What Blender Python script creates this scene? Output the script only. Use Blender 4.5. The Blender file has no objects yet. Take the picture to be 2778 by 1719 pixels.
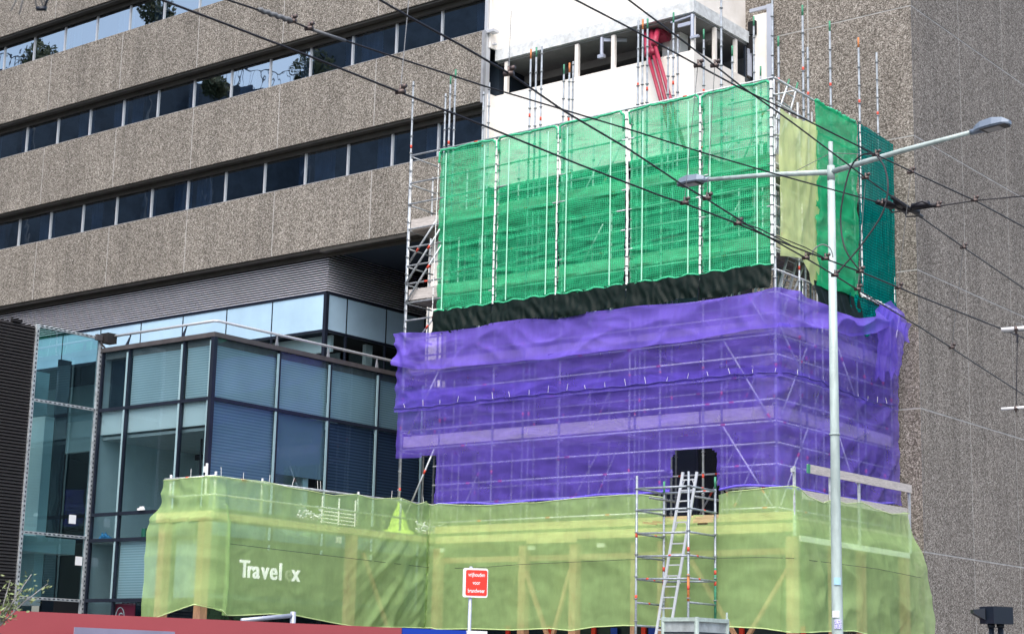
import bpy, math, random
from mathutils import Vector, Matrix, noise
random.seed(7)
SC = bpy.context.scene
COL = SC.collection
PI = math.pi

# ------------------------------------------------------------------ camera
CX, CY, FPX = 1389.0, 859.5, 4715.0           # measured on the 2778 px wide photograph
# rows: camera right / up / back expressed in world axes
RM = Matrix(((0.7871, 0.61638, 0.02328), (0.10638, -0.17283, 0.97919), (0.60758, -0.76825, -0.20161)))
CAMLOC = Vector((0, 0, 1.7))
cam = bpy.data.cameras.new('camera')
camo = bpy.data.objects.new('camera', cam); COL.objects.link(camo)
camo.matrix_world = Matrix.Translation(CAMLOC) @ RM.transposed().to_4x4()
cam.sensor_width = 36; cam.lens = FPX * 36 / 2778
cam.clip_start = 0.1; cam.clip_end = 900
cam.dof.use_dof = True; cam.dof.focus_distance = 44; cam.dof.aperture_fstop = 8.0
SC.camera = camo

# ------------------------------------------------------------------ light
SUN_EL, SUN_AZ = math.radians(56), math.radians(156)      # azimuth clockwise from +Y
world = bpy.data.worlds.new("World"); SC.world = world; world.use_nodes = True
nt = world.node_tree; bg = nt.nodes['Background']
sky = nt.nodes.new('ShaderNodeTexSky'); sky.sky_type = 'NISHITA'; sky.sun_disc = False
sky.sun_elevation = SUN_EL; sky.sun_rotation = SUN_AZ
sky.air_density = 1.0; sky.dust_density = 4.0; sky.ozone_density = 1.0
nt.links.new(sky.outputs[0], bg.inputs[0]); bg.inputs[1].default_value = 0.15
sun = bpy.data.lights.new('sun', 'SUN'); sun.energy = 1.35; sun.angle = math.radians(60); sun.color = (1, .965, .92)
suno = bpy.data.objects.new('sun', sun); COL.objects.link(suno)
sd = Vector((math.sin(SUN_AZ) * math.cos(SUN_EL), math.cos(SUN_AZ) * math.cos(SUN_EL), math.sin(SUN_EL)))
suno.rotation_euler = sd.to_track_quat('Z', 'Y').to_euler()
SC.view_settings.view_transform = 'Standard'; SC.view_settings.look = 'None'
SC.view_settings.gamma = 1; SC.view_settings.exposure = 0.92
SC.cycles.transparent_max_bounces = 24; SC.cycles.max_bounces = 7
SC.cycles.use_denoising = True

# ------------------------------------------------------------------ measuring helpers: a photo pixel meets a real plane
def ray(u, v):
    d = Vector((u - CX, -(v - CY), -FPX)); w = RM.transposed() @ d; return w.normalized()
def onY(u, v, Y): d = ray(u, v); return CAMLOC + d * (Y / d.y)
def onX(u, v, X): d = ray(u, v); return CAMLOC + d * (X / d.x)
def onZ(u, v, Z): d = ray(u, v); return CAMLOC + d * ((Z - 1.7) / d.z)
def onD(u, v, D):
    d = ray(u, v); return CAMLOC + d * (D / math.hypot(d.x, d.y))

# ------------------------------------------------------------------ mesh helpers
class MB:
    def __init__(s): s.v = []; s.f = []; s.m = []; s.uv = None
    def add(s, vs, fs, m=0):
        o = len(s.v); s.v += [tuple(x) for x in vs]
        s.f += [tuple(o + i for i in f) for f in fs]; s.m += [m] * len(fs); return s
    def box(s, x0, x1, y0, y1, z0, z1, m=0):
        if x0 > x1: x0, x1 = x1, x0
        if y0 > y1: y0, y1 = y1, y0
        if z0 > z1: z0, z1 = z1, z0
        vs = [(x, y, z) for z in (z0, z1) for y in (y0, y1) for x in (x0, x1)]
        return s.add(vs, [(0, 2, 3, 1), (4, 5, 7, 6), (0, 1, 5, 4), (2, 6, 7, 3), (0, 4, 6, 2), (1, 3, 7, 5)], m)
    def tube(s, pts, r, n=8, m=0, cap=True, r1=None):
        pts = [Vector(p) for p in pts]; N = len(pts); vs = []; fs = []
        up0 = None
        for i, p in enumerate(pts):
            t = (pts[min(i + 1, N - 1)] - pts[max(i - 1, 0)]).normalized()
            if up0 is None: up0 = Vector((0, 0, 1)) if abs(t.z) < .9 else Vector((0, 1, 0))
            a = t.cross(up0).normalized(); b = a.cross(t)
            up0 = b
            rr = r if r1 is None else r + (r1 - r) * i / max(1, N - 1)
            for k in range(n):
                an = 2 * PI * k / n; vs.append(p + a * math.cos(an) * rr + b * math.sin(an) * rr)
        for i in range(N - 1):
            for k in range(n):
                k2 = (k + 1) % n; fs.append((i * n + k, i * n + k2, (i + 1) * n + k2, (i + 1) * n + k))
        if cap: fs.append(tuple(range(n - 1, -1, -1))); fs.append(tuple((N - 1) * n + k for k in range(n)))
        return s.add(vs, fs, m)
    def bar(s, p0, p1, w, h, m=0, up=(0, 0, 1)):
        p0 = Vector(p0); p1 = Vector(p1); t = (p1 - p0).normalized(); up = Vector(up)
        a = t.cross(up).normalized(); b = a.cross(t)
        vs = []
        for p in (p0, p1):
            for x, y in ((-1, -1), (1, -1), (1, 1), (-1, 1)): vs.append(p + a * x * w / 2 + b * y * h / 2)
        return s.add(vs, [(3, 2, 1, 0), (4, 5, 6, 7), (0, 1, 5, 4), (1, 2, 6, 5), (2, 3, 7, 6), (3, 0, 4, 7)], m)
    def prism(s, poly, d0, d1, m=0):
        """poly: list of 3D points; extruded from +d0 to +d1 (vectors)"""
        n = len(poly); d0 = Vector(d0); d1 = Vector(d1)
        vs = [Vector(p) + d0 for p in poly] + [Vector(p) + d1 for p in poly]
        fs = [tuple(range(n - 1, -1, -1)), tuple(range(n, 2 * n))] + [(i, (i + 1) % n, n + (i + 1) % n, n + i) for i in range(n)]
        return s.add(vs, fs, m)
    def build(s, name, mats, parent=None, smooth=False, loc=None):
        me = bpy.data.meshes.new(name)
        off = parent['_o'] if (parent is not None and '_o' in parent.keys()) else None
        base = Vector(loc) if loc is not None else (Vector(off) if off is not None else Vector((0, 0, 0)))
        me.from_pydata([tuple(Vector(v) - base) for v in s.v], [], s.f)
        if not isinstance(mats, (list, tuple)): mats = [mats]
        for m in mats: me.materials.append(m)
        if len(mats) > 1: me.polygons.foreach_set('material_index', s.m)
        if s.uv:
            ul = me.uv_layers.new(name='UVMap'); li = [l.vertex_index for l in me.loops]
            fl = []
            for i in li: fl += s.uv[i]
            ul.data.foreach_set('uv', fl)
        if smooth: me.polygons.foreach_set('use_smooth', [True] * len(me.polygons))
        me.update()
        o = bpy.data.objects.new(name, me); COL.objects.link(o)
        if parent is not None:
            o.parent = parent
            o['_o'] = tuple(off) if off is not None else (0.0, 0.0, 0.0)
        elif loc is not None: o.location = loc; o['_o'] = tuple(loc)
        else: o['_o'] = (0.0, 0.0, 0.0)
        return o
def thing(name, loc, label, cat, group=None):
    o = bpy.data.objects.new(name, None); COL.objects.link(o); o.location = loc; o['_o'] = tuple(loc)
    o['label'] = label; o['category'] = cat
    if group: o['group'] = group
    o.empty_display_size = .2
    return o
def tag(o, label, cat, group=None):
    o['label'] = label; o['category'] = cat
    if group: o['group'] = group
    return o

# ------------------------------------------------------------------ materials
def mat(name, col, rough=.6, metal=0., var=0.0, vs=3.0, bump=0., bs=40., spec=.5, col2=None, stretch=None):
    m = bpy.data.materials.new(name); m.use_nodes = True; t = m.node_tree; b = t.nodes['Principled BSDF']
    b.inputs['Base Color'].default_value = (*col, 1); b.inputs['Roughness'].default_value = rough
    b.inputs['Metallic'].default_value = metal; b.inputs['Specular IOR Level'].default_value = spec
    tc = t.nodes.new('ShaderNodeNewGeometry'); src = tc.outputs['Position']
    if stretch:
        mp = t.nodes.new('ShaderNodeMapping'); mp.inputs['Scale'].default_value = stretch
        t.links.new(src, mp.inputs[0]); src = mp.outputs[0]
    if var:
        n = t.nodes.new('ShaderNodeTexNoise'); n.inputs['Scale'].default_value = vs; n.inputs['Detail'].default_value = 6
        n.inputs['Roughness'].default_value = .65
        r = t.nodes.new('ShaderNodeValToRGB')
        c2 = col2 or tuple(c * (1 - var) for c in col)
        r.color_ramp.elements[0].position = .35; r.color_ramp.elements[0].color = (*c2, 1)
        r.color_ramp.elements[1].position = .65; r.color_ramp.elements[1].color = (*tuple(min(1, c * (1 + var * .4)) for c in col), 1)
        t.links.new(src, n.inputs['Vector']); t.links.new(n.outputs[0], r.inputs[0]); t.links.new(r.outputs[0], b.inputs['Base Color'])
    if bump:
        n2 = t.nodes.new('ShaderNodeTexNoise'); n2.inputs['Scale'].default_value = bs; n2.inputs['Detail'].default_value = 4
        bp = t.nodes.new('ShaderNodeBump'); bp.inputs['Strength'].default_value = bump; bp.inputs['Distance'].default_value = .02
        t.links.new(src, n2.inputs['Vector']); t.links.new(n2.outputs[0], bp.inputs['Height']); t.links.new(bp.outputs[0], b.inputs['Normal'])
    return m

def aggregate(name, stops, scale, mottle):
    """exposed aggregate concrete: pebbles of differing shade set in cement"""
    m = bpy.data.materials.new(name); m.use_nodes = True; t = m.node_tree; b = t.nodes['Principled BSDF']
    b.inputs['Roughness'].default_value = .85; b.inputs['Specular IOR Level'].default_value = .3
    g = t.nodes.new('ShaderNodeNewGeometry')
    v = t.nodes.new('ShaderNodeTexVoronoi'); v.inputs['Scale'].default_value = scale; v.inputs['Randomness'].default_value = 1
    n = t.nodes.new('ShaderNodeTexNoise'); n.inputs['Scale'].default_value = scale * 1.1; n.inputs['Detail'].default_value = 2
    t.links.new(g.outputs['Position'], v.inputs['Vector']); t.links.new(g.outputs['Position'], n.inputs['Vector'])
    sp = t.nodes.new('ShaderNodeSeparateColor'); t.links.new(v.outputs['Color'], sp.inputs[0])
    mx = t.nodes.new('ShaderNodeMath'); mx.operation = 'MULTIPLY_ADD'; mx.inputs[1].default_value = .75
    sc = t.nodes.new('ShaderNodeMath'); sc.operation = 'MULTIPLY_ADD'; sc.inputs[1].default_value = .9; sc.inputs[2].default_value = -.325
    t.links.new(n.outputs[0], sc.inputs[0]); t.links.new(sp.outputs[0], mx.inputs[0]); t.links.new(sc.outputs[0], mx.inputs[2])
    r = t.nodes.new('ShaderNodeValToRGB'); r.color_ramp.elements.remove(r.color_ramp.elements[0])
    r.color_ramp.elements[0].position = stops[0][0]; r.color_ramp.elements[0].color = (*stops[0][1], 1)
    for p, c in stops[1:]:
        e = r.color_ramp.elements.new(p); e.color = (*c, 1)
    t.links.new(mx.outputs[0], r.inputs[0])
    n2 = t.nodes.new('ShaderNodeTexNoise'); n2.inputs['Scale'].default_value = .55; n2.inputs['Detail'].default_value = 7; n2.inputs['Roughness'].default_value = .7
    mp = t.nodes.new('ShaderNodeMapping'); mp.inputs['Scale'].default_value = (1, 1, .45)
    t.links.new(g.outputs['Position'], mp.inputs[0]); t.links.new(mp.outputs[0], n2.inputs['Vector'])
    mr = t.nodes.new('ShaderNodeMapRange'); mr.inputs[1].default_value = .3; mr.inputs[2].default_value = .7; mr.inputs[3].default_value = 1 - mottle; mr.inputs[4].default_value = 1 + mottle
    t.links.new(n2.outputs[0], mr.inputs[0])
    mm = t.nodes.new('ShaderNodeMix'); mm.data_type = 'RGBA'; mm.blend_type = 'MULTIPLY'; mm.inputs[0].default_value = 1
    cb = t.nodes.new('ShaderNodeCombineColor')
    for i in range(3): t.links.new(mr.outputs[0], cb.inputs[i])
    t.links.new(r.outputs[0], mm.inputs[6]); t.links.new(cb.outputs[0], mm.inputs[7]); t.links.new(mm.outputs[2], b.inputs['Base Color'])
    n3 = t.nodes.new('ShaderNodeTexNoise'); n3.inputs['Scale'].default_value = 1; n3.inputs['Detail'].default_value = 5; n3.inputs['Roughness'].default_value = .75
    mp3 = t.nodes.new('ShaderNodeMapping'); mp3.inputs['Scale'].default_value = (2.2, 2.2, .12)
    t.links.new(g.outputs['Position'], mp3.inputs[0]); t.links.new(mp3.outputs[0], n3.inputs['Vector'])
    mr3 = t.nodes.new('ShaderNodeMapRange'); mr3.inputs[1].default_value = .35; mr3.inputs[2].default_value = .65; mr3.inputs[3].default_value = .84; mr3.inputs[4].default_value = 1.12
    t.links.new(n3.outputs[0], mr3.inputs[0])
    m4 = t.nodes.new('ShaderNodeVectorMath'); m4.operation = 'SCALE'
    t.links.new(mm.outputs[2], m4.inputs[0]); t.links.new(mr3.outputs[0], m4.inputs['Scale']); t.links.new(m4.outputs[0], b.inputs['Base Color'])
    bp = t.nodes.new('ShaderNodeBump'); bp.inputs['Strength'].default_value = .5; bp.inputs['Distance'].default_value = .01
    t.links.new(mx.outputs[0], bp.inputs['Height']); t.links.new(bp.outputs[0], b.inputs['Normal'])
    return m

def net(name, col, op, trans=.45, grid=None, gcol=None, gop=.9, weave=.12, tint=None, gw=.22, wr=(1.6, 1.6, .05)):
    """woven netting: UV is metres along the cloth / metres up"""
    m = bpy.data.materials.new(name); m.use_nodes = True; t = m.node_tree
    for n in list(t.nodes): t.nodes.remove(n)
    out = t.nodes.new('ShaderNodeOutputMaterial')
    uv = t.nodes.new('ShaderNodeUVMap'); uv.uv_map = 'UVMap'
    nz = t.nodes.new('ShaderNodeTexNoise'); nz.inputs['Scale'].default_value = 1.3; nz.inputs['Detail'].default_value = 8; nz.inputs['Roughness'].default_value = .7
    t.links.new(uv.outputs[0], nz.inputs['Vector'])
    op_n = t.nodes.new('ShaderNodeMapRange'); op_n.inputs[1].default_value = .3; op_n.inputs[2].default_value = .7
    op_n.inputs[3].default_value = op - weave; op_n.inputs[4].default_value = op + weave
    t.links.new(nz.outputs[0], op_n.inputs[0]); opout = op_n.outputs[0]
    dif = t.nodes.new('ShaderNodeBsdfDiffuse'); dif.inputs[0].default_value = (*col, 1)
    trl = t.nodes.new('ShaderNodeBsdfTranslucent'); trl.inputs[0].default_value = (*col, 1)
    if grid:
        sx = t.nodes.new('ShaderNodeSeparateXYZ'); t.links.new(uv.outputs[0], sx.inputs[0])
        lines = []
        for i in (0, 1):
            a = t.nodes.new('ShaderNodeMath'); a.operation = 'DIVIDE'; a.inputs[1].default_value = grid
            b = t.nodes.new('ShaderNodeMath'); b.operation = 'FRACT'
            c = t.nodes.new('ShaderNodeMath'); c.operation = 'LESS_THAN'; c.inputs[1].default_value = gw
            t.links.new(sx.outputs[i], a.inputs[0]); t.links.new(a.outputs[0], b.inputs[0]); t.links.new(b.outputs[0], c.inputs[0]); lines.append(c.outputs[0])
        mxx = t.nodes.new('ShaderNodeMath'); mxx.operation = 'MAXIMUM'; t.links.new(lines[0], mxx.inputs[0]); t.links.new(lines[1], mxx.inputs[1])
        mo = t.nodes.new('ShaderNodeMix'); mo.data_type = 'FLOAT'; mo.inputs[3].default_value = gop
        t.links.new(mxx.outputs[0], mo.inputs[0]); t.links.new(opout, mo.inputs[2]); opout = mo.outputs[0]
        mc = t.nodes.new('ShaderNodeMix'); mc.data_type = 'RGBA'; mc.inputs[6].default_value = (*col, 1); mc.inputs[7].default_value = (*(gcol or col), 1)
        t.links.new(mxx.outputs[0], mc.inputs[0]); t.links.new(mc.outputs[2], dif.inputs[0]); t.links.new(mc.outputs[2], trl.inputs[0])
    dn = t.nodes.new('ShaderNodeTexNoise'); dn.inputs['Scale'].default_value = 1; dn.inputs['Detail'].default_value = 6; dn.inputs['Roughness'].default_value = .7
    dm = t.nodes.new('ShaderNodeMapping'); dm.inputs['Scale'].default_value = (2.6, .7, 1); t.links.new(uv.outputs[0], dm.inputs[0]); t.links.new(dm.outputs[0], dn.inputs['Vector'])
    dr = t.nodes.new('ShaderNodeMapRange'); dr.inputs[1].default_value = .32; dr.inputs[2].default_value = .68; dr.inputs[3].default_value = .88; dr.inputs[4].default_value = 1.09
    t.links.new(dn.outputs[0], dr.inputs[0])
    for nd_ in (dif, trl):
        sc_ = t.nodes.new('ShaderNodeVectorMath'); sc_.operation = 'SCALE'; sc_.inputs[0].default_value = col
        if nd_.inputs[0].is_linked: t.links.new(nd_.inputs[0].links[0].from_socket, sc_.inputs[0])
        t.links.new(dr.outputs[0], sc_.inputs['Scale']); t.links.new(sc_.outputs[0], nd_.inputs[0])
    wn = t.nodes.new('ShaderNodeTexNoise'); wn.noise_type = 'RIDGED_MULTIFRACTAL'; wn.inputs['Scale'].default_value = 1; wn.inputs['Detail'].default_value = 4; wn.inputs['Distortion'].default_value = .6
    wm = t.nodes.new('ShaderNodeMapping'); wm.inputs['Scale'].default_value = (wr[0], wr[1], 1); wm.inputs['Rotation'].default_value = (0, 0, .12); t.links.new(uv.outputs[0], wm.inputs[0]); t.links.new(wm.outputs[0], wn.inputs['Vector'])
    wb = t.nodes.new('ShaderNodeBump'); wb.inputs['Strength'].default_value = 1; wb.inputs['Distance'].default_value = wr[2]
    t.links.new(wn.outputs[0], wb.inputs['Height'])
    for nd_ in (dif, trl): t.links.new(wb.outputs[0], nd_.inputs['Normal'])
    mx = t.nodes.new('ShaderNodeMixShader'); mx.inputs[0].default_value = trans
    t.links.new(dif.outputs[0], mx.inputs[1]); t.links.new(trl.outputs[0], mx.inputs[2])
    tr = t.nodes.new('ShaderNodeBsdfTransparent'); tr.inputs[0].default_value = (*(tint or (1, 1, 1)), 1)
    m2 = t.nodes.new('ShaderNodeMixShader'); t.links.new(opout, m2.inputs[0]); t.links.new(tr.outputs[0], m2.inputs[1]); t.links.new(mx.outputs[0], m2.inputs[2])
    t.links.new(m2.outputs[0], out.inputs[0])
    return m

def glass(name, tint, refl, rcol=(.85, .95, 1), wob=.02, ws=1.2, rough=.01, fres=.6):
    m = bpy.data.materials.new(name); m.use_nodes = True; t = m.node_tree
    for n in list(t.nodes): t.nodes.remove(n)
    out = t.nodes.new('ShaderNodeOutputMaterial')
    g = t.nodes.new('ShaderNodeNewGeometry'); nz = t.nodes.new('ShaderNodeTexNoise'); nz.inputs['Scale'].default_value = ws; nz.inputs['Detail'].default_value = 1
    t.links.new(g.outputs['Position'], nz.inputs['Vector'])
    bp = t.nodes.new('ShaderNodeBump'); bp.inputs['Strength'].default_value = 1; bp.inputs['Distance'].default_value = wob
    t.links.new(nz.outputs[0], bp.inputs['Height'])
    gl = t.nodes.new('ShaderNodeBsdfGlossy'); gl.inputs['Roughness'].default_value = rough; gl.inputs[0].default_value = (*rcol, 1)
    t.links.new(bp.outputs[0], gl.inputs['Normal'])
    tr = t.nodes.new('ShaderNodeBsdfTransparent'); tr.inputs[0].default_value = (*tint, 1)
    fr = t.nodes.new('ShaderNodeFresnel'); fr.inputs[0].default_value = 1.5
    ma = t.nodes.new('ShaderNodeMath'); ma.operation = 'MULTIPLY_ADD'; ma.inputs[1].default_value = fres; ma.inputs[2].default_value = refl; ma.use_clamp = True
    t.links.new(fr.outputs[0], ma.inputs[0])
    mx = t.nodes.new('ShaderNodeMixShader'); t.links.new(ma.outputs[0], mx.inputs[0]); t.links.new(tr.outputs[0], mx.inputs[1]); t.links.new(gl.outputs[0], mx.inputs[2])
    t.links.new(mx.outputs[0], out.inputs[0])
    return m

def stripes(name, c1, c2, pitch, duty=.5, rough=.5):
    """slatted blind: horizontal slats, pitch in metres"""
    m = bpy.data.materials.new(name); m.use_nodes = True; t = m.node_tree; b = t.nodes['Principled BSDF']
    b.inputs['Roughness'].default_value = rough
    g = t.nodes.new('ShaderNodeNewGeometry'); s = t.nodes.new('ShaderNodeSeparateXYZ'); t.links.new(g.outputs['Position'], s.inputs[0])
    a = t.nodes.new('ShaderNodeMath'); a.operation = 'DIVIDE'; a.inputs[1].default_value = pitch
    f = t.nodes.new('ShaderNodeMath'); f.operation = 'FRACT'; l = t.nodes.new('ShaderNodeMath'); l.operation = 'LESS_THAN'; l.inputs[1].default_value = duty
    t.links.new(s.outputs[2], a.inputs[0]); t.links.new(a.outputs[0], f.inputs[0]); t.links.new(f.outputs[0], l.inputs[0])
    n = t.nodes.new('ShaderNodeTexNoise'); n.inputs['Scale'].default_value = .8; t.links.new(g.outputs['Position'], n.inputs['Vector'])
    mx = t.nodes.new('ShaderNodeMix'); mx.data_type = 'RGBA'; mx.inputs[6].default_value = (*c1, 1); mx.inputs[7].default_value = (*c2, 1)
    t.links.new(l.outputs[0], mx.inputs[0])
    m3 = t.nodes.new('ShaderNodeMix'); m3.data_type = 'RGBA'; m3.blend_type = 'MULTIPLY'; m3.inputs[0].default_value = .35
    t.links.new(mx.outputs[2], m3.inputs[6]); t.links.new(n.outputs[0], m3.inputs[7]); t.links.new(m3.outputs[2], b.inputs['Base Color'])
    return m

M = {}
M['agg'] = aggregate('aggregate_warm', [(.0, (.045, .041, .034)), (.3, (.118, .108, .092)), (.52, (.20, .185, .162)), (.75, (.30, .28, .25)), (.97, (.54, .52, .485))], 36, .15)
M['agg2'] = aggregate('aggregate_grey', [(.0, (.045, .040, .034)), (.3, (.118, .106, .092)), (.52, (.195, .178, .158)), (.78, (.295, .272, .245)), (1.0, (.52, .50, .465))], 34, .13)
M['seal'] = mat('sealant', (.42, .42, .41), .8, var=.3, vs=4)
M['seal2'] = mat('sealant_grey', (.19, .20, .21), .8, var=.4, vs=6)
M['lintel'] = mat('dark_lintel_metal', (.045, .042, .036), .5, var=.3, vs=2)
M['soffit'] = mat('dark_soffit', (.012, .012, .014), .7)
M['alu'] = mat('grey_aluminium', (.34, .36, .39), .4, .2, var=.15)
M['alu_l'] = mat('light_aluminium', (.55, .58, .62), .35, .3)
M['dkframe'] = mat('dark_blue_frame', (.018, .024, .042), .35, .2, var=.2)
M['coping'] = mat('brown_coping', (.085, .078, .082), .5, .1, var=.25)
M['room'] = mat('room_dark', (.03, .05, .08), .9)
M['curtain'] = mat('curtain_blue', (.42, .55, .70), .9, var=.3, vs=6, stretch=(6, 6, .3))
M['white'] = mat('white_render', (.86, .835, .80), .85, var=.05, vs=1.2, col2=(.74, .71, .66), bump=.08, bs=9)
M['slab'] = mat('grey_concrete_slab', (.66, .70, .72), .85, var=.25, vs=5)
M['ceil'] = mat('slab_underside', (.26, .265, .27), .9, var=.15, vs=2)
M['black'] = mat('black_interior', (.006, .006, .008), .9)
M['galv'] = mat('galvanised_steel', (.54, .58, .61), .45, .35, var=.35, vs=9)
M['galv_d'] = mat('weathered_steel', (.30, .33, .35), .55, .3, var=.4, vs=12)
M['redband'] = mat('red_marker_paint', (.62, .07, .04), .6)
M['orange'] = mat('orange_paint', (.62, .22, .07), .6, var=.3, vs=12)
M['greenp'] = mat('green_paint', (.05, .26, .15), .6, var=.3, vs=12)
M['plank'] = mat('scaffold_plank', (.33, .29, .26), .85, var=.4, vs=4, stretch=(1, 1, 12))
M['toe'] = mat('toe_board', (.52, .49, .47), .85, var=.3, vs=5, stretch=(1, 1, 10))
M['timber'] = mat('red_brown_timber', (.50, .27, .17), .75, var=.35, vs=4, stretch=(8, 8, 1))
M['pine'] = mat('pale_pine_beam', (.62, .47, .27), .8, var=.3, vs=3, stretch=(1, 1, 14))
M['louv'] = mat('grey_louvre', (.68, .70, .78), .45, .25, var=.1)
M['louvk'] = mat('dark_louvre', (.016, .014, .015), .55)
M['glassw'] = glass('coated_window_glass', (.26, .40, .58), .56, (.94, 1.0, 1.0), .002, 1.8)
M['glasst'] = glass('teal_screen_glass', (.36, .55, .58), .10, (.6, .8, .85), .01, .8)
M['glassp'] = glass('pavilion_glass', (.74, .88, .92), .06, (.62, .78, .92), .004, .9)
M['bluepan'] = mat('pale_blue_glass_panel', (.45, .66, .84), .10, 0, var=.12, vs=.5, spec=.8)
M['blind_t'] = stripes('teal_blind', (.44, .56, .60), (.66, .78, .82), .066, .52)
M['blind_b'] = stripes('blue_blind', (.22, .31, .42), (.36, .47, .60), .08, .55)
M['blind_d'] = stripes('dark_blue_blind', (.05, .07, .13), (.13, .18, .30), .085, .55)
M['inwall'] = mat('teal_grey_wall', (.50, .62, .65), .9, var=.1, vs=.7)
M['inwhite'] = mat('white_bulkhead', (.80, .84, .83), .9)
M['inceil'] = mat('ceiling_tiles', (.42, .46, .46), .9, var=.1, vs=4)
M['purple'] = net('purple_net', (.21, .14, .80), .50, .40, weave=.05, wr=(.8, 2.2, .045))
M['purple2'] = net('purple_net_double', (.25, .17, .84), .74, .38, weave=.05)  # denser double cloth; the lighter purple stands in for daylight on the flap
M['green'] = net('green_net', (.02, .56, .24), .50, .45, grid=.055, gcol=(.09, .70, .36), gop=.80, weave=.14, tint=(.72, 1, .86), wr=(.9, 3.6, .10))
M['greend'] = net('green_hem', (.02, .50, .22), .97, .3, weave=.02)
M['teal'] = net('teal_net', (.0, .29, .25), .82, .35, grid=.075, gcol=(.0, .09, .085), gop=.97, weave=.04, gw=.25)
M['yellow'] = net('yellow_green_net', (.60, .90, .38), .57, .50, weave=.05)
M['lime'] = net('lime_sheet', (.84, .98, .46), .80, .5, weave=.05)
M['conecl'] = net('bright_yellow_net', (.66, .98, .18), .95, .4, weave=.03)
M['tarp'] = mat('black_green_tarp', (.003, .010, .008), .55, var=.3, vs=8, spec=.16)
M['cord'] = mat('white_cord', (.82, .84, .84), .7)
M['ptape'] = mat('pale_reinforcement', (.42, .82, .64), .7)
M['crimson'] = mat('crimson_pipe', (.33, .022, .06), .45, var=.2, vs=5)
M['wire'] = mat('dark_wire', (.022, .022, .028), .5, .3)
M['cable'] = mat('grey_cable', (.16, .17, .18), .6)
M['clamp'] = mat('bronze_clamp', (.12, .095, .09), .45, .6)
M['porc'] = mat('white_insulator', (.75, .76, .78), .3)
M['pole'] = mat('pale_green_pole', (.43, .53, .52), .5, var=.28, vs=5, stretch=(1, 1, .25))
M['lampg'] = mat('blue_grey_lamp', (.20, .25, .32), .4, .2)
M['lampk'] = mat('dark_lamp_rim', (.02, .022, .028), .5)
M['lens'] = mat('lamp_lens', (.34, .35, .36), .25)
M['red'] = mat('red_hoarding', (.40, .075, .085), .55, var=.08, vs=.6)
M['blue'] = mat('blue_hoarding', (.005, .045, .42), .5)
M['lilac'] = mat('lilac_picture', (.34, .32, .44), .5, var=.25, vs=.6)
M['whitep'] = mat('white_paint', (.82, .84, .86), .5)
M['signred'] = mat('sign_red', (.80, .035, .02), .45)
M['steelpost'] = mat('grey_post', (.42, .46, .55), .4, .3)
M['boxgreen'] = mat('sage_metal', (.42, .52, .49), .5, .1, var=.3, vs=4)
M['boxgrey'] = mat('grey_metal_panel', (.40, .45, .46), .5, .2, var=.3, vs=5)
M['sig'] = mat('black_signal', (.010, .016, .028), .35)
M['leaf'] = mat('leaf_green', (.16, .22, .07), .6, var=.5, vs=20, col2=(.30, .34, .18))
M['bark'] = mat('pale_bark', (.30, .30, .30), .8, var=.5, vs=15)
M['asphalt'] = mat('asphalt', (.05, .05, .052), .9, var=.2, vs=8)
M['paving'] = mat('paving', (.22, .21, .20), .9, var=.2, vs=3)
M['opp'] = mat('opposite_brick', (.07, .095, .13), .9, var=.3, vs=1)
M['shop'] = mat('dark_shop_front', (.012, .02, .035), .25)
M['poster'] = mat('maroon_poster', (.30, .02, .05), .5)
M['paper'] = mat('white_paper', (.85, .87, .9), .7)
M['bagblue'] = mat('blue_bag', (.05, .30, .62), .5)

def text_obj(name, body, size, m, origin, xdir, ydir, parent=None, extrude=.01, align='LEFT', sx=1.0, bold=0.0):
    c = bpy.data.curves.new(name, 'FONT'); c.body = body; c.size = size; c.extrude = extrude; c.align_x = align; c.offset = bold
    o = bpy.data.objects.new(name, c); COL.objects.link(o)
    bpy.context.view_layer.update()
    me = bpy.data.meshes.new_from_object(o); bpy.data.objects.remove(o)
    xd = Vector(xdir).normalized(); yd = Vector(ydir).normalized(); zd = xd.cross(yd)
    base = Vector(parent['_o']) if parent is not None else Vector((0, 0, 0))
    for v in me.vertices:
        p = v.co.copy(); v.co = Vector(origin) + xd * p.x * sx + yd * p.y + zd * p.z - base
    me.materials.clear(); me.materials.append(m); me.name = name
    r = bpy.data.objects.new(name, me); COL.objects.link(r)
    if parent is not None: r.parent = parent
    r['_o'] = tuple(base)
    return r

# ------------------------------------------------------------------ key planes (metres)
YF, XS = 35.1, -19.89          # outer faces of the scaffold: front and right side
YB = 37.5                      # faced bands of the office building
YW, XW = 38.0, -24.0           # stripped white block: front and right side
YT, XT = 41.25, -19.15         # aggregate tower: front and right side
YG, XG = 29.5, -32.99          # glass pavilion: front and right side
YL, XL = 37.85, -37.3          # louvred storey: front and right side
YC, XC, XYL, YYL = 34.6, -19.15, -30.0, 27.1   # canopy front, right side, left wing side, left wing front

# ------------------------------------------------------------------ ground
g = MB(); g.box(-300, 300, -300, 300, -.3, 0); o = g.build('ground', M['asphalt']); o['kind'] = 'structure'
g = MB(); g.box(-60, 5, 24, 60, .004, .12); o = g.build('pavement', M['paving']); o['kind'] = 'structure'

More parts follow.
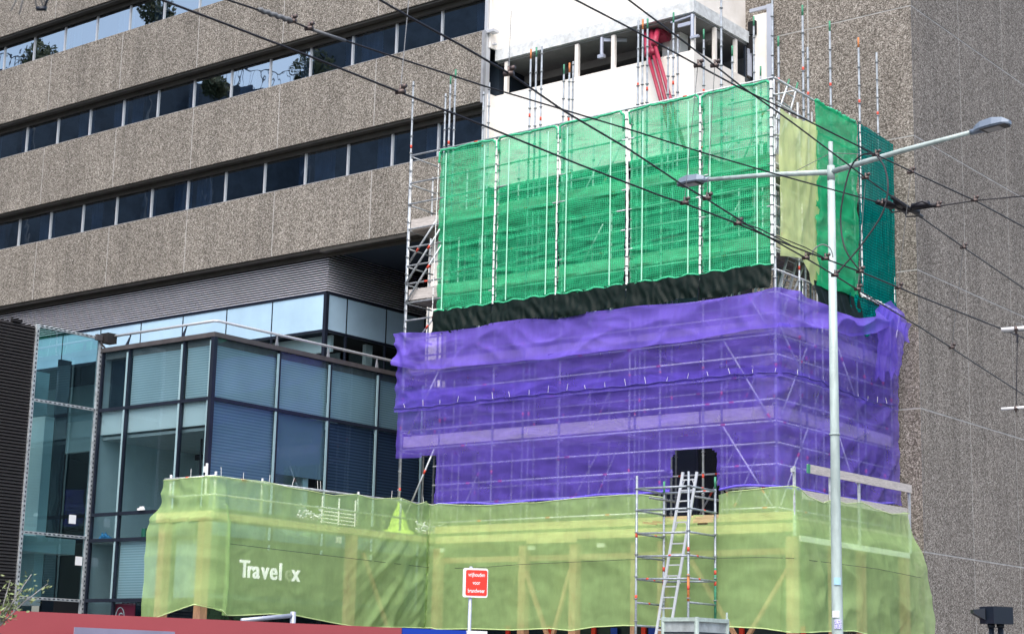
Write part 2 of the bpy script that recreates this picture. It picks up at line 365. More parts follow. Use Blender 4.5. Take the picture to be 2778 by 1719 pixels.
# ------------------------------------------------------------------ office building
B = thing('office_building', (-45, YB, 0), 'long office building with brown pebble concrete bands and ribbon windows', 'office building')
XE = -31.03; XLFT = -62.0
joints = [XLFT, -59.9, -55.85, -51.8, -47.72, -43.66, -39.5, -35.27, XE]
LV = [(14.57, 16.73), (18.15, 20.33), (21.74, 23.92), (25.33, 27.5)]
for z0, z1 in LV:
    for a, b in zip(joints[:-1], joints[1:]):
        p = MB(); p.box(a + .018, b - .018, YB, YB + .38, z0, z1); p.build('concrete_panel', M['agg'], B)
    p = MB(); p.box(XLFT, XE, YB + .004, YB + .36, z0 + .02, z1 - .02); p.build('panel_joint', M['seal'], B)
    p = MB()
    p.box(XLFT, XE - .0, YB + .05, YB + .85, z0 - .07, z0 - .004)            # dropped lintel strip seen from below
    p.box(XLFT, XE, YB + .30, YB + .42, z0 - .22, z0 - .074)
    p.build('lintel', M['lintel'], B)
for i, (z0, z1) in enumerate(LV[:-1]):
    zb = LV[i][1]; zt = LV[i + 1][0]
    p = MB(); p.box(XLFT, XE + .05, YB + .05, YB + .62, zb + .003, zb + .035); p.build('sill', M['alu'], B)
    mull = []
    x = -31.12
    while x > XLFT: mull.append(x); x -= 1.868
    mull.append(XLFT)
    for k in range(len(mull) - 1):
        xr, xl = mull[k], mull[k + 1]
        w = MB(); w.box(xr - .028, xr + .028, YB + .41, YB + .50, zb + .037, zt - .02)
        w.box(xl + .04, xr - .04, YB + .42, YB + .47, zt - .1, zt - .02)
        wo = w.build('window', M['alu_l'], B)
        pn = MB(); t = .003 * math.sin(k * 2.3 + i * 1.7)
        pn.add([(xl + .04, YB + .45, zb + .037), (xr - .04, YB + .45 + t, zb + .037), (xr - .04, YB + .45 + t, zt - .1), (xl + .04, YB + .45, zt - .1)], [(0, 1, 2, 3)])
        pn.build('pane', M['glassw'], wo)
        # bunched curtain inside the window
        if (k * 7 + i * 3) % 5 != 0:
            cw = .5 + .45 * ((k * 13 + i * 5) % 4) / 3
            side = ((k + i) % 3)
            c0 = xr - .1 - cw if side else xl + .1
            cu = MB(); n = 14; vs = []; fs = []
            for q in range(n + 1):
                xx = c0 + cw * q / n; yy = YB + .75 + .05 * math.sin(q * 2.2)
                vs += [(xx, yy, zb - .1), (xx, yy, zt)]
            fs = [(2 * q, 2 * q + 2, 2 * q + 3, 2 * q + 1) for q in range(n)]
            cu.add(vs, fs).build('curtain', M['curtain'], wo)
p = MB(); p.box(XLFT, XE - .05, YB + 4, YB + 4.2, 16.4, 30); 
for i in range(4):
    p.box(XLFT, XE - .05, YB + .9, YB + 4, LV[i][0] - .004, LV[i][1] - .15)
p.build('interior', M['room'], B)
p = MB(); p.box(XE - .02, XE + .07, YB + .12, YB + .3, 14.57, 30); p.box(XE + .02, XE + .35, YB + .1, YB + .35, 20.28, 20.36); p.box(XE + .02, XE + .25, YB + .3, YB + .4, 19.95, 20.0)
p.build('end_trim', M['alu_l'], B)

p = MB(); p.box(XE + .0, XE + .08, YB - .01, YB + .11, 18.1, 20.33); p.build('edge_strip', M['alu'], B)
# soffit of the overhang and deep recess
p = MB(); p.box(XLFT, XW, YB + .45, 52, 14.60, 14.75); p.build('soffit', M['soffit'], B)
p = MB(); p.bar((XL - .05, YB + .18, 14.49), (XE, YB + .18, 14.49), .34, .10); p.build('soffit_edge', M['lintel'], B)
# louvred storey
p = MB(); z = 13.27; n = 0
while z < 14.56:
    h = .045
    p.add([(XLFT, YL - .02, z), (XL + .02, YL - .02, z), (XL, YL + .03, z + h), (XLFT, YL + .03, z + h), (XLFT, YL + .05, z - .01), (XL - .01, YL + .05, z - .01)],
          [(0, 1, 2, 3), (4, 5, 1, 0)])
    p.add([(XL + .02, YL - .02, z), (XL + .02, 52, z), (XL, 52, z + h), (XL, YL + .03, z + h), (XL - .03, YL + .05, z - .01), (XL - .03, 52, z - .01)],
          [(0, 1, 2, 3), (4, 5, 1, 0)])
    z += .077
p.m = [k % 2 for k in range(len(p.f))]  # slat undersides coloured black to paint in the shade between slats
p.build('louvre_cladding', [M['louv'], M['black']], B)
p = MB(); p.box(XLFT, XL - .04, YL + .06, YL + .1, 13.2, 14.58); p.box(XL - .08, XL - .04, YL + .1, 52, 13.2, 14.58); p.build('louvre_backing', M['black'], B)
# pale blue glass storey: panels above, clear glass below
xs = [XL - .1, -39.68, -41.80, -43.93, -46.06, -48.2, -50.3, -52.4, -54.5, -56.7, -58.8, -61]
for a, b in zip(xs[:-1], xs[1:]):
    w = MB(); w.box(b + .012, a - .012, YL, YL + .05, 12.06, 13.17); w.build('glass_panel', M['bluepan'], B)
ys = [YL + .1, 38.78, 40.62, 42.5, 44.4, 46.3]
for a, b in zip(ys[:-1], ys[1:]):
    w = MB(); w.box(XL - .05, XL, a + .012, b - .012, 12.06, 13.17); w.build('glass_panel', M['bluepan'], B)
w = MB(); w.box(XLFT, XL - .02, YL - .03, YL + .06, 13.18, 13.262); w.box(XL - .06, XL + .03, YL + .062, 52, 13.18, 13.262)
w.box(XLFT, XL - .1, YL - .01, YL + .08, 11.98, 12.055); w.box(XL - .08, XL + .01, YL + .1, 52, 11.98, 12.055)
w.box(XL - .09, XL + .035, YL - .035, YL + .09, 10.0, 13.175)
w.box(XLFT, XL - .12, YL + .06, YL + .09, 12.06, 13.17); w.box(XL - .09, XL - .06, YL + .12, 52, 12.06, 13.17)
for a in xs[1:]: w.box(a - .02, a + .02, YL - .012, YL + .055, 12.056, 13.175)
for a in ys[1:]: w.box(XL - .045, XL + .012, a - .02, a + .02, 12.056, 13.175)
for a in xs[1:]: w.box(a - .03, a + .03, YL - .01, YL + .05, 10, 11.975)
for a in ys[1:]: w.box(XL - .04, XL + .02, a - .03, a + .03, 10, 11.975)
w.build('window_frame', M['dkframe'], B)
w = MB(); w.add([(XLFT, YL + .02, 10), (XL - .1, YL + .02, 10), (XL - .1, YL + .02, 11.97), (XLFT, YL + .02, 11.97)], [(0, 1, 2, 3)])
w.add([(XL - .02, YL + .1, 10), (XL - .02, 52, 10), (XL - .02, 52, 11.97), (XL - .02, YL + .1, 11.97)], [(0, 1, 2, 3)])
w.build('pane', M['glassp'], B)
w = MB(); w.box(XLFT, XL - 2, YL + 3, YL + 3.2, 9.5, 12); w.box(XL - 2.2, XL - 2, YL + 3, 52, 9.5, 12); w.build('interior_wall', M['inwall'], B)
w = MB(); w.box(-41.5, XL - .2, YL + .5, YL + .6, 11.45, 11.97); w.box(-37.7, -37.55, 40, 40.3, 9.5, 11.95); w.box(-37.7, -37.55, 42, 42.3, 9.5, 11.95); w.build('bulkhead', M['inwhite'], B)
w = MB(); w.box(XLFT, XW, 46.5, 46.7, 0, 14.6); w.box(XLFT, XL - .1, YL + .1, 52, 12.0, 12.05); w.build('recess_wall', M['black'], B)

# ------------------------------------------------------------------ stripped white block beside the office
K = thing('concrete_block', (-27.5, YW, 0), 'bare white concrete stair block with an open dark slot behind the green netting', 'building')
p = MB(); p.box(XE + .14, XW - .30, YW + .18, 50, 19.85, 34); p.box(XE + .075, XE + .138, YB + .22, YW + .5, 19.85, 34); p.box(XE + .075, XE + .138, YB + .22, YW + .5, 15.6, 18.42); p.build('wall', M['white'], K)
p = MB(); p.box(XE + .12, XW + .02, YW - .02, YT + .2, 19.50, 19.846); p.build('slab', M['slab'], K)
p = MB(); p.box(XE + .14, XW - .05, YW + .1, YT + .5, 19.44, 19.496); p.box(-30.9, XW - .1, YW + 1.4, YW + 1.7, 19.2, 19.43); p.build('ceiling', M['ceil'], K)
p = MB(); p.box(XE + .14, XW, YW + .02, YW + .2, 15.60, 18.42); p.box(XW - .2, XW, YW + .204, YT - .02, 15.60, 18.42); p.build('parapet', M['white'], K)
for u in (1374, 1565, 1664):
    q = onY(u, 250, YW + .1); p = MB(); p.box(q.x - .06, q.x + .06, YW + .05, YW + .15, 18.424, 19.43); p.build('column', M['white'], K)
for yy in (YW + .1, 39.2, 40.3):
    p = MB(); p.box(XW - .12, XW - .02, yy - .05, yy + .05, 18.424, 19.43); p.build('column', M['white'], K)
p = MB(); p.box(-25.6, -25.0, YW + .9, YW + 1.3, 18.3, 19.43); p.build('pier', M['inwhite'], K)
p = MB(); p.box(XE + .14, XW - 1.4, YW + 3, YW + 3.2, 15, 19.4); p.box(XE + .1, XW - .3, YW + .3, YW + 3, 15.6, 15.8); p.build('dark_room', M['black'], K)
# loose pipe stubs and bracket hanging under the slab
q = onY(1633, 104, YW + .05)
p = MB(); p.tube([(q.x, YW + .05, 19.44), (q.x, YW + .05, 18.9)], .05); p.box(q.x - .1, q.x + .1, YW - .02, YW + .1, 18.82, 18.92); p.bar((q.x, YW + .1, 19.38), (q.x + .55, YW + .5, 19.38), .06, .1)
p.build('pipe_stub', M['steelpost'], K)
p = MB(); p.tube([(XW - .05, YW + .02, 19.44), (XW - .05, YW + .02, 18.78)], .05); p.bar((XW - .1, YW + .02, 18.78), (XW + .16, YW + .02, 18.78), .08, .07)
p.bar((XW - .5, YW + .02, 19.2), (XW - .06, YW + .02, 19.2), .06, .1); p.bar((XW - .75, YW + .05, 19.36), (XW + .0, YW + .05, 19.42), .08, .04)
p.build('corner_bracket', M['steelpost'], K)
# window frame leaning in the slot beside the tower
p = MB(); y0, y1 = 40.72, 41.15
p.box(XW - .04, XW + .02, y0, y0 + .06, 18.44, 19.35); p.box(XW - .04, XW + .02, y1 - .06, y1, 18.44, 19.35); p.box(XW - .04, XW + .02, y0, y1, 18.30, 18.42); p.build('loose_frame', M['sig'], K)
p = MB(); p.box(XW + .03, XW + .06, y0 + .08, y0 + .3, 18.5, 19.3); p.build('board', M['steelpost'], K)
# pipe riser panel at the tower joint
p = MB(); p.box(XW + .10, XW + .62, YT - .22, YT - .02, 16.5, 20.35); p.build('riser_panel', M['white'], K)
p = MB(); p.box(XW + .58, XW + .74, YT - .3, YT - .18, 16.0, 20.55); p.box(XW + .0, XW + .74, YT - .26, YT - .20, 20.45, 20.55); p.build('riser_channel', M['steelpost'], K)
p = MB(); p.box(XW - .02, XW + .22, YT - .32, YT - .23, 19.75, 20.15); p.box(XW - .12, XW + .12, YT - .34, YT - .30, 19.2, 19.7); p.build('dark_hole', M['black'], K)
# lower dark glazed wall behind the scaffold
p = MB(); p.box(-33, XW - .1, YW + .45, YW + .6, 0, 15.4); p.box(XW - .3, XW - .1, YW + .6, YT, 0, 15.4); p.build('lower_wall', M['shop'], K)
p = MB()
for i in range(9):
    xx = -32.5 + i * 1.05; p.box(xx - .03, xx + .03, YW + .38, YW + .445, 0, 15.3)
for zz in (4.9, 8.4, 11.9): p.box(-33, XW - .1, YW + .36, YW + .375, zz, zz + .15)
p.build('mullion', M['dkframe'], K)
q0 = onY(1166, 780, YW + .2); q1 = onY(1200, 780, YW + .2)
p = MB(); p.box(q0.x, q0.x + .62, YW + .1, YW + .35, 9.9, 14.58); p.build('white_pier', M['white'], K)

# ------------------------------------------------------------------ aggregate tower
T = thing('stair_tower', (XT - 2.5, YT, 0), 'tall windowless tower clad in grey pebble concrete panels', 'tower')
xsj = [XW - .3, -22.27, XT]; ysj = [YT, 44.35, 47.47, 50.6, 53.7, 56.8, 60, 63.1]
zsj = [0, 1.33, 5.0, 8.67, 12.33, 15.99, 19.65, 23.3, 27]
gap = .020
for a, b in zip(xsj[:-1], xsj[1:]):
    for c, d in zip(zsj[:-1], zsj[1:]):
        p = MB(); p.box(a + gap, b - (gap if b != XT else .002), YT, YT + .2, c + gap, d - gap); p.build('panel', M['agg2'], T)
for a, b in zip(ysj[:-1], ysj[1:]):
    for c, d in zip(zsj[:-1], zsj[1:]):
        p = MB(); p.box(XT - .2, XT, (YT + .212 if a == YT else a + gap), b - gap, c + gap, d - gap); p.build('panel', M['agg2'], T)
p = MB(); p.box(XW - .3, XT - .006, YT + .008, 63, 0, 27); p.build('joint', M['seal'], T)
p = MB(); p.box(XT - .02, XT + .003, YT + .018, YT + .03, 0, 27); p.build('corner_joint', M['seal2'], T)

# ------------------------------------------------------------------ glass pavilion
P = thing('glass_pavilion', (XG - 2, YG, 0), 'glass corner pavilion with dark frames, blinds and a roof terrace rail', 'building')
ZR = 10.1; tz = [ZR - .12, 8.4, 5.6, 4.92, 3.36, 0.9]
fx = [XG, -34.14, -36.31, -37.42]; ry = [YG, 31.85, 33.79, 35.75, 37.7, 39.6]
p = MB(); p.box(-37.45, XG + .04, YG - .04, YG + .10, ZR - .12, ZR); p.box(XG - .1, XG + .04, YG + .10, 39.6, ZR - .12, ZR); p.build('coping', M['coping'], P)
p = MB(); p.box(-37.4, XG - .1, YG + .11, 39.6, ZR - .3, ZR - .08); p.build('roof', M['paving'], P)
fr = MB()
for z in tz[1:]:
    fr.box(-37.42, XG - .09, YG - .01, YG + .08, z - .045, z + .045); fr.box(XG - .08, XG + .01, YG + .09, 39.6, z - .045, z + .045)
for x in fx[1:]:
    fr.box(x - .022, x + .022, YG - .015, YG + .09, 0, ZR - .125)
for y in ry[1:]:
    fr.box(XG - .09, XG + .015, y - .022, y + .022, 0, ZR - .125)
fr.box(XG - .085, XG + .035, YG - .035, YG + .085, 0, ZR - .125)
fr.build('frame', M['dkframe'], P)
# light sash edges beside the mullions
s = MB()
for y in ry[1:]:
    s.box(XG - .02, XG + .005, y - .10, y - .034, 3.4, ZR - .2)
for x in fx[:-1][::1]:
    s.box(x - .11 if x < XG - .5 else x - .16, x - .04 if x < XG - .5 else x - .1, YG - .002, YG + .02, 3.4, ZR - .2)
s.build('sash_edge', mat('pale_teal_sash', (.30, .45, .50), .4), P)
rowk = 0
for r in range(5):
    z1, z0 = tz[r] - .045 * (r > 0), tz[r + 1] + .045
    for k in range(3):
        a, b = fx[k + 1] + .03, fx[k] - .03
        w = MB(); w.add([(a, YG + .03, z0), (b, YG + .03, z0), (b, YG + .03, z1), (a, YG + .03, z1)], [(0, 1, 2, 3)])
        wo = w.build('window', M['glassp'], P)
        if r == 0 and k < 2 or (r == 3 and k < 2):
            w = MB(); w.box(a + (.0), b, YG + .12, YG + .14, z0, z1); w.build('blind', M['blind_t'], wo)
        if r == 4:
            w = MB(); w.box(a, b, YG + .9, YG + .92, z0, z1 - .2); w.build('backdrop', M['shop'], wo)
    for k in range(5):
        a, b = ry[k] + .03, ry[k + 1] - .03
        w = MB(); w.add([(XG - .03, a, z0), (XG - .03, b, z0), (XG - .03, b, z1), (XG - .03, a, z1)], [(0, 1, 2, 3)])
        wo = w.build('window', M['glassp'], P)
        if r == 0: w = MB(); w.box(XG - .14, XG - .12, a, b, z0, z1); w.build('blind', M['blind_t'], wo)
        if r == 1:
            if k != 1: w = MB(); w.box(XG - .14, XG - .12, a, b, z0, z1); w.build('blind', M['blind_b'] if k == 0 else M['blind_d'], wo)
            else: w = MB(); w.box(XG - .14, XG - .12, a, b, z0 + 1.1, z1); w.build('blind', mat('grey_roller_blind', (.20, .28, .36), .9), wo)
        if r == 2: w = MB(); w.box(XG - .14, XG - .12, a, b, z0, z1); w.build('blind', M['inwall'], wo)
        if r > 2: w = MB(); w.box(XG - .14, XG - .12, a, b, z0, z1); w.build('backdrop', M['shop'] if r > 3 else M['inwall'], wo)
# rooms behind the front panes
w = MB(); w.box(-37.6, XG - .2, YG + 3.6, YG + 3.8, 3, 10); w.box(-37.6, -37.45, YG + .1, YG + 3.6, 3, 10); w.box(XG - .9, XG - .2, YG + 1.6, YG + 1.8, 4.9, 7.7); w.build('room_wall', M['inwall'], P)
w = MB(); w.box(-37.44, XG - .2, YG + .2, YG + 3.6, 7.62, 7.7); w.build('room_ceiling', M['inceil'], P)
w = MB(); w.box(-37.44, XG - .2, YG + .12, YG + .3, 7.75, 8.36); w.build('bulkhead', M['inwhite'], P)
w = MB(); w.box(-37.44, XG - .2, YG + .15, YG + 3.6, 4.85, 4.95); w.build('room_floor', M['inceil'], P)
w = MB(); w.box(-37.44, XG - .2, YG + 3.5, YG + 3.59, 7.45, 7.6); w.tube([(-34.6, YG + 1.2, 5), (-34.6, YG + 1.2, 7.6)], .03); w.build('dark_trim', M['dkframe'], P)
# dark left bay with hanging cables
w = MB(); w.box(-37.4, -36.36, YG + .3, YG + .32, 8.45, 9.95); w.box(-37.4, -36.36, YG + 1.2, YG + 1.22, .2, 4.8); w.build('dark_bay', M['shop'], P)
# terrace rail: pipe on triangular fins
rz = ZR + .36
c0 = onY(302, 908, YG + .22); p = MB()
p.tube([(c0.x, YG + .22, rz), (XG - .3, YG + .22, rz), (XG - .22, YG + .3, rz), (XG - .22, 39.6, rz)], .035, 10); p.build('handrail', M['alu_l'], P, True)
for u in (350, 500):
    q = onY(u, 930, YG + .2); p = MB(); p.prism([(q.x - .09, YG + .1, ZR - .05), (q.x + .05, YG + .1, ZR - .05), (q.x + .03, YG + .22, rz)], (0, 0, 0), (0, .03, 0)); p.build('rail_fin', M['dkframe'], P)
for u in (749, 890, 1023):
    q = onX(u, 980, XG - .2); p = MB(); p.prism([(XG - .22, q.y - .07, ZR - .05), (XG - .22, q.y + .07, ZR - .05), (XG - .22, q.y, rz)], (0, 0, 0), (.03, 0, 0)); p.build('rail_fin', M['alu'], P)
# red poster with a currency sign low in the front window
pu0 = onY(318, 1630, YG + .2); pu1 = onY(372, 1630, YG + .2)
po = MB(); po.box(pu0.x, pu1.x, YG + .14, YG + .16, 2.2, 3.28); po = po.build('poster', M['poster'], P)
cc = ((pu0.x * .7 + pu1.x * .3), 2.93)
rg = MB(); rg.tube([(cc[0] + .17 * math.cos(a * PI / 12), YG + .125, cc[1] + .25 * math.sin(a * PI / 12)) for a in range(25)], .012, 5)
rg.build('ring', M['whitep'], po)
text_obj('euro_sign', '\u20ac', .34, M['whitep'], (cc[0] - .1, YG + .125, cc[1] - .13), (1, 0, 0), (0, 0, 1), po, .003)
# lettering on the pavilion side
S = thing('shop_lettering', (XG + .12, 31.8, 4.1), 'white raised word with one dull missing letter on the pavilion side', 'sign')
LX = XG + .12
a0 = onX(651, 1524, LX); a1 = onX(811, 1545, LX)
W_ = a1.y - a0.y
bb = MB(); bb.box(XG + .045, XG + .075, YG + .2, 37.0, 3.55, 4.72); bb.build('fascia', mat('fascia_olive', (.10, .13, .08), .7), S)
def letter(body, y, size, m, nm='letter'): text_obj(nm, body, size, m, (LX, y, 3.98), (0, 1, 0), (0, 0, 1), S, .02, sx=.90, bold=.008)
sz = .62
GLOWM = mat('glowing_letter', (.85, .87, .88), .5); GLOWM.node_tree.nodes['Principled BSDF'].inputs['Emission Color'].default_value = (.9, .95, 1, 1); GLOWM.node_tree.nodes['Principled BSDF'].inputs['Emission Strength'].default_value = .55  # mild glow added to brighten the white letters behind the net
yy = a0.y
for ch, adv in (('T', .255), ('r', .20), ('a', .30), ('v', .285), ('e', .31), ('l', .19)):
    letter(ch, yy, sz, GLOWM); yy += adv * W_ / 2.06
letter('e', a0.y + W_ * .765, sz * .9, mat('dull_letter', (.62, .70, .55), .7), 'ghost_letter')
letter('x', a0.y + W_ * .885, sz, GLOWM)

# ------------------------------------------------------------------ glass screen + dark louvred wall at the left edge
XD = -37.52
G = thing('glass_screen', (XD, 28.4, 0), 'tall teal glass screen in studded steel frame left of the pavilion', 'glass screen')
ya, yb = 27.38, 29.46
ft = MB()
for yy in (ya, yb): ft.box(XD - .05, XD + .06, yy - .045, yy + .045, 0, 10.42)
for z in (10.38, 8.42, 5.0, 3.35): ft.box(XD - .03, XD + .05, ya + .046, yb - .046, z - .035, z + .035)
st = ft
for z in [i * .12 for i in range(86)]:
    for yy in (ya, yb): st.box(XD + .061, XD + .068, yy - .012, yy + .02, z, z + .05, 1)
for z in (10.38, 8.42, 5.0, 3.35):
    for k in range(14): st.box(XD + .051, XD + .057, ya + .1 + k * .145, ya + .17 + k * .145, z - .012, z + .012, 1)
st.build('frame', [M['galv'], M['dkframe']], G)
for z0, z1 in ((8.46, 10.34), (5.04, 8.38), (3.39, 4.96)):
    w = MB(); w.add([(XD, ya + .05, z0), (XD, yb - .05, z0), (XD, yb - .05, z1), (XD, ya + .05, z1)], [(0, 1, 2, 3)]); w.build('pane', M['glasst'], G)
w = MB(); w.box(XD - 2.2, XD - 2.1, ya - 1, yb, 0, 9.6); w.build('back_wall', mat('deep_teal_wall', (.13, .25, .29), .9, var=.4, vs=.8), G)
w = MB(); w.box(XD - 2.05, XD - .3, ya - .5, yb - .1, 4.55, 4.95); w.box(XD - 2.0, XD - 1.9, ya + .2, yb - .6, 9.0, 9.6); w.build('white_beam', M['inwhite'], G)
w = MB(); w.box(XD - 1.0, XD - .9, ya + 1.5, yb - .2, 0, 9.8); w.build('dark_pier', M['shop'], G)
w = MB(); w.box(XD - 1.6, XD - .9, ya + 1.15, ya + 1.45, 3.2, 8.2); w.build('inner_column', M['inwall'], G)
for (u, v) in ((196, 1408), (213, 1521)):
    q = onX(u, v, XD + .02); w = MB(); w.box(XD + .012, XD + .02, q.y - .1, q.y + .12, q.z - .11, q.z + .12)
    tag(w.build('paper_sheet', M['paper'], None), 'white paper taped on the middle pane of the glass screen' if v < 1450 else 'white paper taped on the lowest pane of the glass screen', 'paper')
D = thing('louvred_wall', (XD, 24, 0), 'dark brown wall of fine horizontal louvres at the left edge', 'wall')
p = MB(); z = 0
while z < 10.3:
    p.add([(XD + .03, 20, z), (XD + .03, ya - .06, z), (XD, ya - .06, z + .06), (XD, 20, z + .06), (XD - .02, 20, z - .02), (XD - .02, ya - .06, z - .02)], [(0, 1, 2, 3), (4, 5, 1, 0)]); z += .085
p.build('louvres', M['louvk'], D)
p = MB(); p.box(XD - .3, XD - .022, 20, ya - .06, 0, 10.36); p.box(XD - .05, XD + .05, ya - .8, ya - .5, 10.361, 10.44); p.build('wall_body', M['black'], D)
# dark lamp bracket where screen and pavilion meet
q = onX(292, 925, XD + .1)
F = thing('floodlight', tuple(q), 'small dark floodlight on top of the screen post', 'floodlight')
p = MB(); p.box(XD + .0, XD + .30, yb + .01, yb + .32, 10.25, 10.52); p.build('housing', M['louvk'], F)
p = MB(); p.box(XD + .02, XD + .12, yb - .2, yb - .02, 10.30, 10.46); p.tube([(XD + .06, yb - .1, 10.3), (XD + .1, yb + .1, 10.12)], .025); p.build('arm', M['coping'], F)
# things on the pavilion sill
q = onY(287, 1443, YG + .25)
p = MB()
for i in range(7):
    a = random.random() * 6
    p.tube([(q.x - .22 + i * .07, YG + .25, 4.965), (q.x - .20 + i * .07 + .05 * math.sin(a), YG + .22, 5.02 + .09 * math.sin(i * .6)), (q.x - .1 + i * .05, YG + .27, 4.97)], .055, 6)
tag(p.build('plastic_bag', M['bagblue'], None, True), 'crumpled blue plastic bag on the pavilion window sill', 'bag')
q = onY(392, 1436, YG + .2); p = MB(); p.tube([(q.x, YG + .2, 4.962), (q.x, YG + .2, 5.2)], .075, 12); p.tube([(q.x, YG + .2, 5.2), (q.x, YG + .2, 5.215)], .08, 12, 1)
tag(p.build('paint_tin', [M['greenp'], M['alu']], None), 'small green tin on the pavilion window sill', 'tin')
q = onY(385, 1377, YG - .02); p = MB(); p.box(q.x - .1, q.x + .14, YG - .09, YG - .035, 5.646, 5.70); p.box(q.x - .02, q.x + .12, YG - .08, YG - .04, 5.70, 5.74)
tag(p.build('cloth', M['paper'], None), 'white folded cloth on the dark transom of the pavilion', 'cloth')

# ------------------------------------------------------------------ scaffolding
def standard(mb, x, y, z0, z1, r=.026, bands=(), tip=None, ph=0.0):
    zt = z1 - .28 if tip else z1
    mb.tube([(x, y, z0), (x, y, zt)], r, 8, 0)
    if tip: mb.tube([(x, y, zt), (x, y, z1)], r * .96, 8, tip)
    z = math.ceil((z0 - ph) / .5) * .5 + ph
    while z < zt - .05:
        mb.tube([(x, y, z - .011), (x, y, z + .009)], r * 1.75, 8, 3); z += .5
    for b in bands: mb.tube([(x, y, b - .05), (x, y, b + .05)], r * 1.08, 8, 1)
POLEM = [M['galv'], M['redband'], M['greenp'], M['galv_d'], M['orange']]
M['galv_x'] = mat('galvanised_steel_darkened', (.33, .38, .43), .45, .35, var=.35, vs=9)  # darker copy of the galvanised steel, tones down strong light on exposed tubes
POLEX = [M['galv_x']] + POLEM[1:]
SF = thing('scaffold', (-25, YF, 0), 'tall tube scaffold wrapped in green and purple netting around the building corner', 'scaffold')
rnd = random.Random(3)
tops = [(1119, 222, YF, 0), (1208, 255, 36.3, 0), (1220, 205, YF + .02, 2), (1233, 190, YF + .25, 2), (1311, 250, 36.9, 0), (1326, 225, 36.7, 0),
        (1437, 135, YF, 4), (1452, 130, YF + .06, 2), (1467, 127, YF + .12, 0), (1528, 176, 36.2, 2), (1543, 172, 36.2, 4), (1553, 168, 36.4, 0),
        (1730, 57, YF, 0), (1742, 54, YF + .05, 4), (1755, 52, YF + .1, 2), (1812, 130, 36.2, 0), (1826, 35, YF + .04, 2), (1838, 95, 36.3, 0),
        (1909, 80, 36.2, 2), (1957, -60, YF, 0), (1987, 125, 36.3, 2), (2046, 45, 39.5, 2), (2064, 180, 38.6, 2), (2097, -60, YF, 0)]
for k, (u, v, Y, tip) in enumerate(tops):
    q = onY(u, v, Y); mb = MB(); qb = onY(u, 300, Y)
    standard(mb, qb.x, Y, 5.45, q.z, .026, [16.1 + rnd.random() * .5, 8.0 + rnd.random() * .4][k % 2:], tip, rnd.random() * .1)
    mb.build('standard', POLEX, SF, True)
sidep = [(2113, 100, XS - .9, 2), (2180, 17, XS, 2), (2193, 130, XS - .8, 0), (2254, 60, XS, 2), (2332, 105, XS, 4), (2381, 145, XS - .05, 0)]
for u, v, X, tip in sidep:
    q = onX(u, v, X); qb = onX(u, 300, X); mb = MB(); standard(mb, X, qb.y, 5.45, q.z, .028, [16.6, 9.3, 6.9], tip, .05); mb.build('standard', POLEX, SF, True)
bays = [-31.49, -30.5, -28.32, -26.15, -24.0, -21.87, -19.89]
# inner row + side inner row
for x in bays:
    for yy, top in ((36.15, 15.6), (37.2, 14.2)):
        mb = MB(); standard(mb, x + rnd.uniform(-.25, .25), yy, 5.45, top, .025, [rnd.uniform(6, 14), rnd.uniform(6, 14)], None, rnd.random() * .3); mb.build('standard', POLEM, SF, True)
for yy in (36.2, 37.0, 38.2, 39.2, 40.3, 41.1):
    for xx in (XS, -20.9, -22.0):
        if xx == XS and yy in (36.2, 38.2, 40.3): continue
        mb = MB(); standard(mb, xx, yy, 5.45, 15.6, .025, [rnd.uniform(6, 15)], None, rnd.random() * .3); mb.build('standard', POLEM, SF, True)
for x in (-31.49, -28.32, -26.15, -24.0, -21.87, -23.1):
    mb = MB(); standard(mb, x, YF, 5.45, 15.85, .027, [6.2 + rnd.random(), 9.0]); mb.build('standard', POLEM, SF, True)
mb = MB(); standard(mb, XS, YF, 5.45, 15.9, .034, [8.9]); mb.build('standard', POLEM, SF, True)
# ledgers and guard rails, front and side
def ledger(p0, p1, r=.024, bands=0, m=0, nm='ledger'):
    mb = MB(); p0 = Vector(p0); p1 = Vector(p1); mb.tube([p0, p1], r, 8, m)
    for k in range(bands):
        t = rnd.uniform(.05, .95); d = (p1 - p0).normalized() * .06; c = p0.lerp(p1, t); mb.tube([c - d, c + d], r * 1.1, 8, 1)
    mb.build(nm, POLEM, SF, True)
for z in (5.6, 6.08, 6.6, 7.1, 7.6, 8.12, 8.69, 9.17, 9.65, 10.15, 10.65, 11.2, 11.7, 12.24, 12.75, 13.27, 13.8, 14.53, 15.13):
    x0 = -31.49
    if z in (5.6, 6.08, 6.6, 7.1): x0 = -30.3
    if z < 7.0: ledger((x0, YF - .03, z), (-22.95, YF - .03, z), .024, 3); ledger((-21.35, YF - .03, z), (XS, YF - .03, z), .024, 1)
    else: ledger((x0, YF - .03, z), (XS, YF - .03, z), .024, 2)
    ledger((XS + .03, YF, z), (XS + .03, 41.1, z), .024, 1)
ledger((-31.49, YF - .03, 15.94), (XS, YF - .03, 15.94), .027, 2)
ledger((XS + .03, YF, 15.94), (XS + .03, 41.2, 15.86), .027, 1)
ledger((XS - 2.0, 36.3, 15.98), (XS + .02, 36.3, 15.98), .022)
ledger((XS + .02, YF + .1, 15.35), (XS + .02, 37.1, 15.30), .022)
for z in (6.6, 7.6, 8.6, 9.65, 10.65, 11.7, 12.7, 13.7, 14.7):
    ledger((-31, 36.15, z), (-20.9, 36.15, z), .023, 2)
for z in (7.6, 8.12, 9.65, 10.15, 10.76, 11.72, 12.24, 12.75, 13.27, 13.8, 14.53, 15.13, 15.94):
    ledger((-31.49, YF, z - .03), (-31.49, 36.2, z - .03), .022, 0, 0, 'transom')
